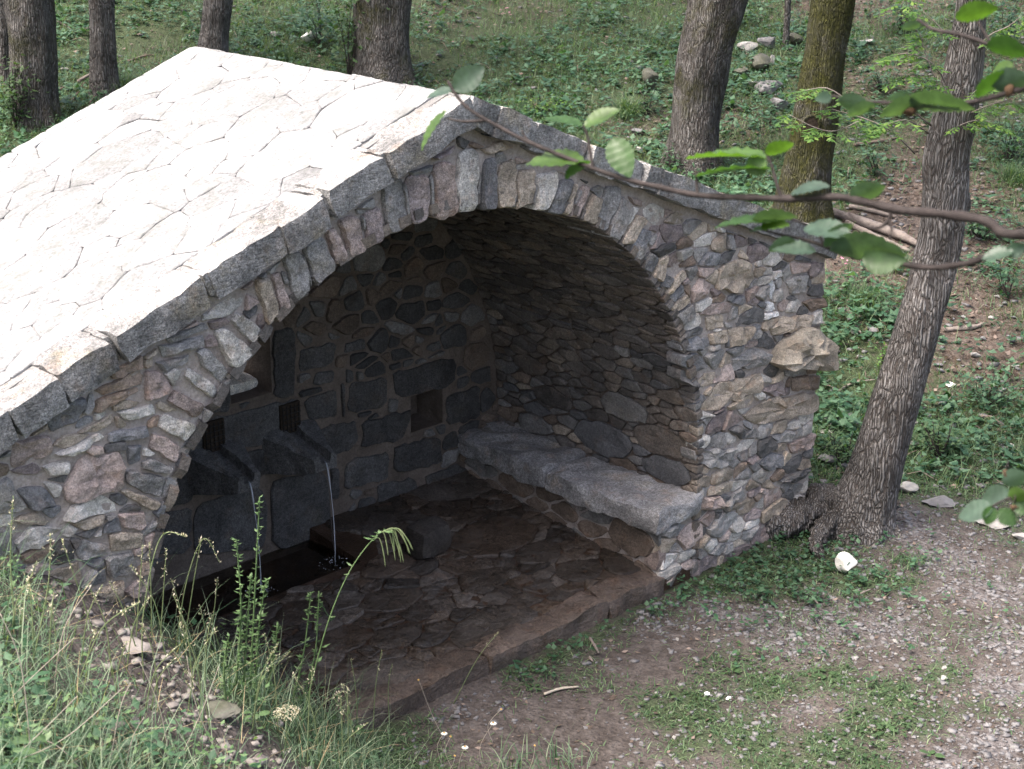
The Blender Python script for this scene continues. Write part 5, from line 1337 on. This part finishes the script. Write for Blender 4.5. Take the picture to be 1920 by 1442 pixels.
cp = [(1330, 1153, 26), (1520, 1170, 16), (1490, 1220, 18), (1510, 1230, 14), (1560, 1240, 14), (1605, 1235, 16), (1680, 1205, 20), (1770, 1200, 12), (1760, 1110, 18), (1720, 1270, 14), (1480, 1290, 12), (1540, 1290, 14), (1365, 1225, 16), (1400, 1195, 14), (1310, 1180, 16), (1390, 1140, 20), (1415, 1240, 14), (1860, 1240, 16), (1895, 1235, 16), (1830, 1225, 14), (1850, 1420, 20), (1840, 1380, 14), (1870, 1350, 16), (1270, 1200, 12), (1230, 1300, 10), (1660, 1090, 12), (1725, 1160, 16), (1640, 1060, 14)]
while len(cp) < 170:
    u, v = rg.uniform(1180, 1915), rg.uniform(1060, 1438); P = hit(u, v)
    if rg.random() < zones(P[0], P[1])[0] * 1.1 - 0.1: cp.append((u, v, rg.choice([9, 10, 11, 12, 14, 16])))
for i, (u, v, w) in enumerate(cp):
    P = hit(u, v); t = (P - CAM) @ CF; s = w / FPX * t / 2
    o = bpy.data.objects.new('stone_chip', chip_me[rg.randrange(8)]); COL.objects.link(o); o.location = Vector(P) + Vector((0, 0, s * 0.15)); o.scale = (s, s, s); o.rotation_euler = (rg.uniform(-0.3, 0.3), rg.uniform(-0.3, 0.3), rg.uniform(0, 6.28)); big_ = w >= 16; pale_ = o.data.materials[0].name == 'pale_rock'; prop(o, ('larger ' if big_ else 'small ') + ('pale stone chip' if pale_ else 'grey slate chip') + ' lying on the ground before the arch', 'stone chip', ('larger ' if big_ else 'small ') + ('pale' if pale_ else 'slate') + ' chips before the arch')
for i, (u, v, w, lb) in enumerate([(1325, 1303, 18, 'crumpled white paper scrap on the worn grass, the larger of two'), (1364, 1311, 14, 'small flat white paper scrap beside the larger crumpled one'), (1772, 1274, 20, 'pale shell-like scrap lying on the grass by the path')]):
    P = hit(u, v); t = (P - CAM) @ CF; s = w / FPX * t / 2; V, F = rock((s, s * 0.8, s * 0.45), 300 + i, 2, 0.7)
    prop(mk('paper_scrap', [tuple(np.array(q) + P + np.array([0, 0, s * 0.35])) for q in V], F, 'paper' if i < 2 else 'pale_rock', None, False, None, local=P), lb, 'litter')
def stick(pxs, r, label, mat='dead_wood', lift=0.02, group=None):
    pts = [gpt(u, v, lift) for u, v in pxs]; C = catmull(pts, 5); o = mk('fallen_branch', *tube(C, lerp_list([r] * (len(pts) - 1) + [r * 0.5], 5), 8, True, 0.35, r * 900), mat, None, True, None, local=pts[0]); prop(o, label, 'fallen branch', group)
stick([(1560, 408), (1625, 428), (1690, 452), (1720, 468)], 0.045, 'thick pale barkless branch lying behind the right eave', lift=0.05)
stick([(1585, 425), (1650, 455), (1705, 478)], 0.03, 'thinner pale branch lying below the thick barkless one', lift=0.04)
stick([(1592, 392), (1640, 402), (1680, 412)], 0.025, 'short pale branch lying above the thick barkless one', lift=0.03)
stick([(1600, 275), (1650, 268), (1680, 262)], 0.02, 'brown stick on bare soil between mossy trunk and ash', 'root_wood')
stick([(1770, 622), (1820, 618), (1842, 612)], 0.022, 'short pale log on the slope behind the ash')
stick([(1588, 580), (1600, 605), (1614, 630)], 0.014, 'pale thin branch pointing downhill beside the wall corner')
stick([(1570, 738), (1600, 722), (1640, 716)], 0.008, 'thin bent twig on the slope between wall and ash')
stick([(1106, 1202), (1116, 1218), (1122, 1230)], 0.009, 'short whitish bent stick on the soil before the kerb')
stick([(1105, 1238), (1112, 1246)], 0.008, 'tiny pale stick below the short whitish one')
stick([(1524, 1128), (1536, 1140)], 0.008, 'short brown stick on the gravel edge')
stick([(1613, 1118), (1632, 1110)], 0.006, 'short tan stick on the grass below the quartz stone')
stick([(1325, 1240), (1342, 1222)], 0.005, 'thin brown twig on the soil among slate chips', 'root_wood')
stick([(1020, 1306), (1050, 1296), (1085, 1292)], 0.008, 'pale dry grass ear lying on the dirt', 'stem_pale', 0.015)
stick([(148, 172), (185, 152), (222, 138)], 0.018, 'pale forked dead branch propped at the foot of a grey trunk', lift=0.12)
stick([(210, 140), (222, 160)], 0.014, 'short pale fork end hanging by the propped branch', lift=0.1)
stick([(108, 42), (130, 55), (148, 66)], 0.012, 'thin pale stick between the two grey trunks')
stick([(240, 118), (270, 108), (288, 106)], 0.012, 'thin brown stick lying behind the roof edge', 'root_wood')
rg = random.Random(4)
for i in range(7):
    u = 105 + 12 * i + rg.uniform(-5, 5); v = 185 + rg.uniform(-12, 22); a = rg.uniform(-1.4, 1.4)
    stick([(u, v), (u + 14 * math.cos(a), v - 14 * abs(math.sin(a)) - 4)], 0.012, 'dead brown root stub in the cut bank between two grey trunks', 'root_wood', 0.05, 'root stubs in the cut bank')

# ------------------------------------------------------------------ single plants on the bank
def stem_px(pxs, dz=0.0):
    P0 = hit(*pxs[0]); return P0, [Vector(P0)] + [Vector(up_from(P0, u, v)) for u, v in pxs[1:]]
def leafy_stalk(pxs, label, n=34, size=0.034, group=None, r=0.0055, name='leafy_stalk', mat='weed_leaf'):
    P0, pts = stem_px(pxs); C = catmull(pts, 8); rg = random.Random(int(pxs[0][0])); root = empty(name, P0, label, 'plant', group)
    mk('stem', *tube(C, [r * (1 - 0.6 * i / len(C)) for i in range(len(C))], 6), 'stem_green', root)
    P = []; yw = []; L = []
    for i in range(n):
        t = rg.uniform(0.12, 1.0) * (len(C) - 1); k = min(int(t), len(C) - 2); P.append(tuple(C[k].lerp(C[k + 1], t - k))); yw.append(i * 2.4); L.append(size * rg.uniform(0.6, 1.2) * (1.25 - 0.6 * t / len(C)))
    L = np.array(L); n_ = len(L)
    big('leaves', *leaves(np.array(P), L, L * 0.42, np.array(yw), NP.uniform(0.15, 0.7, n_)), mat, None, None, 'stuff', root); return root, C
for i, (pxs, lb) in enumerate([([(468, 1320), (476, 1150), (487, 932)], 'tallest narrow-leaved green stalk standing before the dark vault'), ([(440, 1310), (452, 1150), (443, 1012)], 'second tall green stalk just beside the tallest one'), ([(478, 1320), (485, 1180), (500, 1085)], 'shorter branching green stalk against the tallest one'),
        ([(455, 1320), (462, 1200), (470, 1080)], 'leafy green stalk rising between the two tall ones'), ([(500, 1310), (515, 1220), (521, 1170)], 'low green stalk right of the tall group'), ([(545, 1330), (570, 1220), (583, 1110)], 'budding green stalk left of the drooping plant'), ([(560, 1330), (590, 1230), (598, 1108)], 'budding green stalk touching the drooping plant'),
        ([(425, 1330), (420, 1250), (430, 1190)], 'low leafy stalk left of the tall group')]):
    leafy_stalk(pxs, lb, 95 if i < 4 else 60)
root, C = leafy_stalk([(560, 1380), (608, 1190), (652, 1078), (702, 1008), (728, 995)], 'nodding plant with a pale stem and hanging green seed pods', 16, 0.055, None, 0.0042, 'nodding_plant', 'weed_leaf')
rg = random.Random(8)
for i in range(11):
    s = C[len(C) - 2 - int(rg.uniform(0, 9))]; dx = rg.uniform(-0.01, 0.075); ln = rg.uniform(0.08, 0.15); sd = Vector(CR)
    pt = [s, s + sd * (0.03 + dx * 0.4) + Vector((0, 0, 0.012)), s + sd * (0.045 + dx * 0.8) + Vector((0, 0, -ln * 0.5)), s + sd * (0.05 + dx) + Vector((0, 0, -ln))]
    mk('pod', *tube(catmull(pt, 4), lerp_list([0.0015, 0.002, 0.0032, 0.0015], 4), 5), 'stem_green_grass', root)
leafy_stalk([(690, 1330), (640, 1200), (600, 1130)], 'soft green stem leaning left below the nodding plant', 14, 0.05)
def seed_grass(pxs, label, spread=0.014, n=26, droop=False, group='seeding grass stalks on the bank'):
    P0, pts = stem_px(pxs); C = catmull(pts, 8); root = empty('seeding_grass', P0, label, 'grass stalk', group); rg = random.Random(int(pxs[-1][0]))
    mk('stem', *tube(C, [0.0030 * (1 - 0.5 * i / len(C)) for i in range(len(C))], 5), 'stem_green_grass', root)
    k0 = int(len(C) * 0.68); P = []
    for i in range(n):
        t = rg.uniform(k0, len(C) - 1.01); k = int(t); w = spread * (1.1 - (t - k0) / (len(C) - k0)); P.append(tuple(C[k].lerp(C[k + 1], t - k) + Vector((rg.gauss(0, w), rg.gauss(0, w), rg.gauss(0, w * 0.5)))))
    L = NP.uniform(0.008, 0.016, n)
    big('seed_head', *leaves(np.array(P), L, L * 0.4, NP.uniform(0, 6.28, n), NP.uniform(0.2, 1.3, n)), 'seed', None, None, 'stuff', root)
lab_g = 'thin seeding grass stalk on the bank before the dark vault'
for pxs, sp in [([(255, 1200), (262, 1100), (268, 1022)], 0.008), ([(285, 1200), (283, 1100), (280, 1018)], 0.01), ([(300, 1210), (306, 1120), (312, 1028)], 0.006), ([(330, 1210), (350, 1090), (382, 1010), (412, 1055)], 0.014), ([(345, 1210), (365, 1080), (378, 1010)], 0.01), ([(390, 1230), (402, 1140), (408, 1085)], 0.006), ([(350, 1230), (340, 1150), (322, 1088)], 0.014),
                ([(310, 1230), (290, 1130), (245, 1060)], 0.014), ([(400, 1240), (385, 1180), (375, 1135)], 0.012), ([(420, 1250), (405, 1190), (395, 1150)], 0.012), ([(260, 1230), (230, 1140), (205, 1090)], 0.01), ([(505, 1260), (503, 1180), (502, 1115)], 0.008), ([(180, 1200), (150, 1110), (115, 1010)], 0.012), ([(60, 1250), (90, 1100), (95, 1000)], 0.012), ([(30, 1200), (20, 1050), (25, 930)], 0.01),
                ([(270, 1280), (268, 1160), (300, 1010), (350, 1007)], 0.006), ([(680, 1340), (660, 1260), (640, 1235)], 0.012), ([(730, 1360), (728, 1290), (735, 1245)], 0.008), ([(850, 1320), (895, 1235), (935, 1185)], 0.006), ([(790, 1260), (792, 1190), (783, 1137)], 0.005), ([(140, 1300), (190, 1180), (260, 1130)], 0.01)]:
    seed_grass(pxs, lab_g, sp)
rgs = random.Random(91)
for i in range(34):
    u = rgs.choice([rgs.uniform(0, 240), rgs.uniform(230, 440), rgs.uniform(430, 720)]); v0 = 1150 + 0.33 * u + rgs.uniform(0, 110); h_ = rgs.uniform(70, 190); l_ = rgs.uniform(-60, 70)
    seed_grass([(u, v0), (u + l_ * 0.3, v0 - h_ * 0.6), (u + l_, v0 - h_)], 'short seeding grass stalk standing in the bank grass', rgs.uniform(0.004, 0.010), 16, False, 'short seeding grasses in the bank grass')
# flowers with long stems at the bottom
def daisy(pxs, white, label):
    P0, pts = stem_px(pxs); C = catmull(pts, 6); root = empty('daisy', P0, label, 'flower'); top = np.array(C[-1])
    mk('stem', *tube(C, 0.0014, 5), 'stem_pale', root)
    V, F = rock((0.008, 0.008, 0.006), 3, 2, 0.1); mk('flower_head', [tuple(np.array(v) + top) for v in V], F, 'flower_eye', root)
    if white:
        n = 14; a = np.arange(n) * 6.283 / n; big('petals', *leaves(np.repeat(top[None], n, 0), np.full(n, 0.02), np.full(n, 0.007), a, np.full(n, -0.15), None, 0.05), 'petal', None, None, 'stuff', root)
for pxs, w_, lb in [([(905, 1440), (900, 1400), (925, 1355)], 1, 'white-petalled daisy leaning over the dirt'), ([(830, 1440), (820, 1400), (833, 1374)], 1, 'white daisy low among the bottom stems'), ([(850, 1445), (835, 1410), (845, 1381)], 0, 'bare tan seed head close by the low white daisy'), ([(925, 1395), (915, 1360), (940, 1330)], 0, 'tall brown seed head above the white-petalled daisy'),
                    ([(990, 1450), (1000, 1420), (1003, 1398)], 0, 'brown seed head among the fine green shoots'), ([(860, 1450), (862, 1425), (872, 1400)], 1, 'half-withered daisy with few petals near the seed heads'), ([(840, 1450), (850, 1430), (853, 1417)], 0, 'yellowish small seed head below the half-withered daisy'), ([(830, 1380), (810, 1340), (785, 1275)], 0, 'thin curved stem with a tan bud over the kerb')]:
    daisy(pxs, w_, lb)
tuft(1050, 1440, 46, 0.16, 'upright fine green shoots on the dirt at the bank foot', 'bank_grass', 0.25); tuft(955, 1450, 40, 0.2, 'fine green shoots beside the brown seed heads', 'bank_grass', 0.25)
def umbel(u, v, bu, bv):
    P0, pts = stem_px([(bu, bv), ((u + bu) / 2 + 4, (v + bv) / 2), (u, v)]); C = catmull(pts, 6); root = empty('umbel_flower', P0, 'cream flat-topped umbel flower on the bank below the stalks', 'flower'); mk('stem', *tube(C, 0.002, 5), 'stem_green', root)
    n = 240; r = np.sqrt(NP.rand(n)) * 0.055; a = NP.uniform(0, 6.28, n); P = np.stack([r * np.cos(a), r * np.sin(a), NP.uniform(-0.01, 0.01, n)], 1) + np.array(C[-1]); L = NP.uniform(0.005, 0.01, n)
    big('flower_head', *leaves(P, L, L * 0.8, NP.uniform(0, 6.28, n), NP.normal(0, 0.3, n)), 'seed', None, None, 'stuff', root)
umbel(537, 1335, 530, 1425)
# broad-leaved weeds at the lower left
def rosette(u, v, n, size, label, mat='weed_leaf', h=0.1):
    P0 = hit(u, v); root = empty('broadleaf_weed', P0, label, 'plant'); rg = random.Random(u)
    for i in range(n):
        a = i * 2.4 + rg.uniform(-0.3, 0.3); L = size * rg.uniform(0.7, 1.15); pitch = rg.uniform(0.1, 0.7); V = []; F = []; m = 7
        A = Vector((math.cos(a) * math.cos(pitch), math.sin(a) * math.cos(pitch), math.sin(pitch))); S = Vector((-math.sin(a), math.cos(a), 0)); N = A.cross(S); b = Vector(P0) + A * 0.02 + Vector((0, 0, h * rg.random()))
        for j in range(m):
            t = j / (m - 1); w = L * 0.27 * math.sin(math.pi * min(t * 0.93 + 0.05, 1)) ** 0.8; c = b + A * (L * t) + Vector((0, 0, -0.35 * L * t * t))
            V += [c - S * w + N * -0.2 * w, c, c + S * w + N * -0.2 * w]
        for j in range(m - 1): F += [(3 * j, 3 * j + 1, 3 * j + 4, 3 * j + 3), (3 * j + 1, 3 * j + 2, 3 * j + 5, 3 * j + 4)]
        mk('leaf', V, F, mat, root)
rosette(15, 1420, 7, 0.11, 'large-leaved pale green weed at the corner of the bank'); rosette(60, 1310, 8, 0.06, 'round-leaved green weed above the large-leaved one', 'ground_leaf'); rosette(180, 1330, 7, 0.05, 'small broad-leaved weed in the dark hollow of the bank', 'ground_leaf')
rosette(590, 1310, 6, 0.10, 'long-leaved green weed under the nodding plant'); rosette(660, 1400, 6, 0.055, 'pale round-leaved weed on the lower bank'); rosette(480, 1370, 7, 0.05, 'grey-green small-leaved weed on the bare strip'); rosette(1000, 1292, 5, 0.045, 'flat little plantain on the dirt by the kerb', 'clover', 0.02)
rosette(1370, 1262, 6, 0.05, 'flat little plantain among the slate chips', 'clover', 0.02); rosette(1550, 1268, 6, 0.05, 'flat plantain in the worn grass by the gravel', 'clover', 0.02); rosette(1660, 1370, 7, 0.055, 'flat plantain beside the dense clover patch', 'clover', 0.02); rosette(1745, 1420, 7, 0.055, 'broad plantain near the lower gravel', 'clover', 0.02)
for i, (u, v, w, h, lb) in enumerate([(235, 1215, 90, 26, 'grey flat stone bedded in the bare strip of the bank'), (400, 1345, 110, 24, 'dark flat stone edge jutting from the bank below the bare strip'), (190, 1370, 90, 40, 'shaded rock in the hollow of the bank')]):
    boulder('bank_stone', u, v, w, h, lb, 'mossy_rock' if i else 'earth_stone', 400 + i, 1.0, 0.9)

# ------------------------------------------------------------------ beech reaching in from the right
def bt(u): return 3.05 + (1990 - u) * 0.00055
def bp_(u, v, dt=0.0): return Vector(at_t(u, v, bt(u) + dt))
base_xy = at_t(2650, 700, 3.0); bz = terrain(base_xy[0], base_xy[1])
beech = empty('beech_tree', (base_xy[0], base_xy[1], bz), 'beech twigs with toothed green leaves and bristly husks reaching across before the vault', 'tree')
fork1 = Vector(at_t(2640, 480, 3.0)); fork2 = Vector(at_t(2630, 150, 3.0)); fork3 = Vector(at_t(2640, 900, 3.0))
trk = [Vector((base_xy[0], base_xy[1], bz - 0.2)), fork3, fork1, fork2, fork2 + Vector((0.1, -0.05, 1.2)), fork2 + Vector((0.1, -0.2, 2.6))]
C = catmull(trk, 6); mk('trunk', *tube(C, lerp_list([0.10, 0.085, 0.075, 0.065, 0.05, 0.03], 6), 14, True, 0.15, 3), 'branch_bark', beech)
n = 1300; cc = np.array([list(C[-1 - NP.randint(6)]) for _ in range(n)]) + NP.normal(0, 0.6, (n, 3)) * np.array([1, 1, 0.5]) + np.array([0.25, -0.35, 0.7]); L = NP.uniform(0.06, 0.1, n)
big('crown', *leaves(cc, L, L * 0.6, NP.uniform(0, 6.28, n), NP.normal(-0.2, 0.4, n)), 'crown_leaf', None, None, 'stuff', beech)
def branch(pxs, w0, w1, start=None, dt=0.0):
    pts = ([start] if start is not None else []) + [bp_(u, v, dt) for u, v in pxs]; per = 5
    C = catmull(pts, per); k = len(C)
    return mk('branch', *tube(C, [(w0 + (w1 - w0) * (i / (k - 1)) ** 0.8) / 2 / FPX * 3.2 * (1 + 0.12 * math.sin(i * 1.7)) for i in range(k)], 9, True, 0.25, w0), 'branch_bark', beech)
branch([(2200, 450), (1990, 440), (1885, 438), (1850, 415), (1760, 401), (1680, 393), (1590, 372), (1540, 370), (1480, 373), (1390, 370), (1310, 366), (1240, 352), (1180, 338), (1110, 315), (990, 266), (925, 232), (880, 205), (855, 178), (840, 152)], 24, 6, fork1)
branch([(1112, 316), (1106, 280), (1103, 260), (1094, 236)], 8, 5); branch([(1465, 372), (1452, 330), (1445, 305), (1437, 290)], 8, 5); branch([(1308, 366), (1306, 340), (1305, 318)], 7, 4); branch([(908, 226), (870, 228), (838, 222)], 8, 4); branch([(990, 266), (978, 245)], 8, 3)
branch([(1672, 396), (1662, 418), (1640, 428), (1612, 418), (1590, 398)], 8, 4); branch([(1665, 410), (1672, 430), (1668, 450)], 5, 3)
branch([(2200, 520), (1990, 470), (1890, 470), (1820, 492), (1745, 502), (1680, 494), (1600, 482), (1545, 462), (1510, 450), (1455, 438), (1410, 425)], 20, 4, fork1, 0.05); branch([(1545, 462), (1535, 440), (1520, 425), (1460, 405), (1390, 398)], 6, 3, None, 0.05)
branch([(2200, 120), (1990, 150), (1920, 165), (1860, 183), (1800, 195), (1740, 196), (1650, 192), (1600, 186), (1560, 180)], 16, 4, fork2); branch([(2200, 100), (1980, 95), (1890, 90), (1860, 85), (1800, 65), (1750, 55), (1720, 36)], 16, 6, fork2, 0.1); branch([(1860, 85), (1845, 60), (1830, 36)], 8, 4, None, 0.1)
branch([(2200, 900), (1990, 920), (1930, 925), (1890, 935), (1860, 950)], 12, 4, fork3)
GA, GB_, GC = (0.04, 0.09, 0.024), (0.06, 0.10, 0.072), (0.065, 0.125, 0.026)
def bleaf(b, t, w, col, sag=0.12):
    B = bp_(*b); T = bp_(*t, RN.uniform(-0.03, 0.03)); A = T - B; L = A.length; A.normalize()
    Fv = Vector(CF); S = Fv.cross(A).normalized(); N = A.cross(S)
    pw = w / FPX * bt(b[0]); full = max(0.6 * L, pw); cph = min(1, pw / full); sph = math.sqrt(1 - cph * cph) * (1 if RN.random() < 0.8 else -1)
    Sd = (S * cph + N * sph).normalized(); Nn = A.cross(Sd); V = []; F = []; m = 19; hw = full / 2
    if Nn.z < 0: Nn = -Nn
    for j in range(m):
        tt = j / (m - 1); wv = hw * (math.sin(math.pi * tt ** 0.85) ** 0.75) * (1 + 0.06 * (1 if j % 2 else -1)); c = B + A * (L * tt) - Nn * (sag * L * (tt - 0.5) ** 2)
        wav = 0.05 * hw * math.sin(j * 2.1)
        for s_ in (-1, -0.5, 0, 0.5, 1): V.append(c + Sd * (wv * s_) + Nn * (0.22 * wv * abs(s_) + wav * abs(s_)))
    for j in range(m - 1):
        for q in range(4): F.append((5 * j + q, 5 * j + q + 1, 5 * j + q + 6, 5 * j + q + 5))
    mk('leaf', V, F, 'beech_leaf', beech, True, shade(RN, col, 0.85, 1.15))
for a in [((850, 168), (908, 126), 48, GB_), ((848, 170), (798, 182), 22, GB_), ((836, 206), (788, 282), 20, GC), ((1094, 236), (1162, 204), 30, GC), ((1092, 234), (1015, 222), 22, GA), ((1095, 300), (985, 305), 40, GC), ((1148, 258), (1182, 332), 52, GA), ((1105, 300), (1060, 335), 16, GA),
          ((1437, 292), (1284, 294), 26, GC), ((1437, 290), (1488, 266), 24, GC), ((1436, 300), (1398, 322), 42, GC), ((1450, 312), (1300, 328), 16, GA), ((1482, 362), (1556, 348), 24, GB_), ((1594, 374), (1660, 346), 36, GB_), ((1458, 412), (1338, 424), 22, GA), ((1480, 422), (1405, 432), 20, GC), ((1410, 414), (1496, 404), 22, GB_),
          ((1508, 424), (1596, 442), 44, GB_), ((1490, 450), (1440, 470), 25, GB_), ((1530, 470), (1446, 466), 30, GB_), ((1556, 466), (1702, 474), 44, GB_), ((1616, 484), (1698, 488), 60, GA), ((1545, 462), (1598, 418), 30, GB_), ((1560, 180), (1528, 186), 24, GB_), ((1570, 188), (1640, 206), 26, GB_), ((1642, 196), (1586, 216), 22, GB_),
          ((1742, 190), (1648, 216), 30, GB_), ((1728, 192), (1800, 204), 26, GB_), ((1660, 190), (1740, 196), 28, GB_), ((1700, 196), (1830, 200), 20, GB_), ((1858, 160), (1930, 142), 44, GB_), ((1830, 182), (1900, 128), 30, GA), ((1790, 32), (1872, 14), 32, GC), ((1726, 44), (1690, 54), 16, GB_), ((1850, 86), (1932, 98), 22, GA), ((1900, 120), (1858, 142), 26, GC),
          ((1880, 904), (1926, 888), 36, GB_), ((1892, 922), (1838, 940), 34, GB_), ((1900, 940), (1932, 962), 30, GA), ((1862, 952), (1796, 968), 34, GB_), ((1872, 956), (1905, 985), 34, GA), ((1860, 948), (1850, 985), 30, GA), ((1890, 930), (1925, 925), 30, GC), ((1885, 476), (1925, 462), 30, GB_), ((1900, 470), (1840, 485), 24, GB_)]:
    bleaf(*a)
for (u, v, r) in [(1704, 208, 14), (1893, 170, 14), (1887, 889, 10), (1901, 952, 10)]:
    c = bp_(u, v); rr = r / FPX * bt(u); V, F = rock((rr, rr, rr), u, 3, 0.25); o = mk('husk', [Vector(q) + c for q in V], F, 'nut_husk', beech)
    mk('husk_stalk', *tube([c + Vector((0, 0, rr * 0.8)), c + Vector((0, 0, rr * 0.8 + 0.02))], 0.002, 5), 'branch_bark', o)

# long dry stems crossing the near corner of the bank
def dry_stem(pxs, r=0.0024, label='long dry straw stem leaning across the near corner of the bank'):
    P0, pts = stem_px(pxs); C = catmull(pts, 6)
    prop(mk('dry_stem', *tube(C, [r * (1 - 0.5 * i / len(C)) for i in range(len(C))], 5), 'stem_pale', None, True, None, local=P0), label, 'dry stem', 'dry stems on the near bank')
rg = random.Random(31)
for pxs in [[(5, 1440), (80, 1370), (145, 1305)], [(10, 1435), (120, 1385), (230, 1290)], [(190, 1430), (192, 1395), (190, 1385)], [(230, 1440), (222, 1410), (217, 1388)], [(235, 1440), (250, 1380), (270, 1345)], [(205, 1440), (225, 1330), (245, 1280)], [(0, 1330), (60, 1270), (140, 1195)], [(150, 1440), (90, 1390), (0, 1400)], [(320, 1440), (300, 1330), (262, 1240)], [(60, 1440), (40, 1250), (0, 1150)], [(330, 1440), (380, 1330), (410, 1250)], [(420, 1440), (370, 1330), (350, 1230)], [(100, 1300), (120, 1180), (170, 1100)]]:
    dry_stem(pxs)
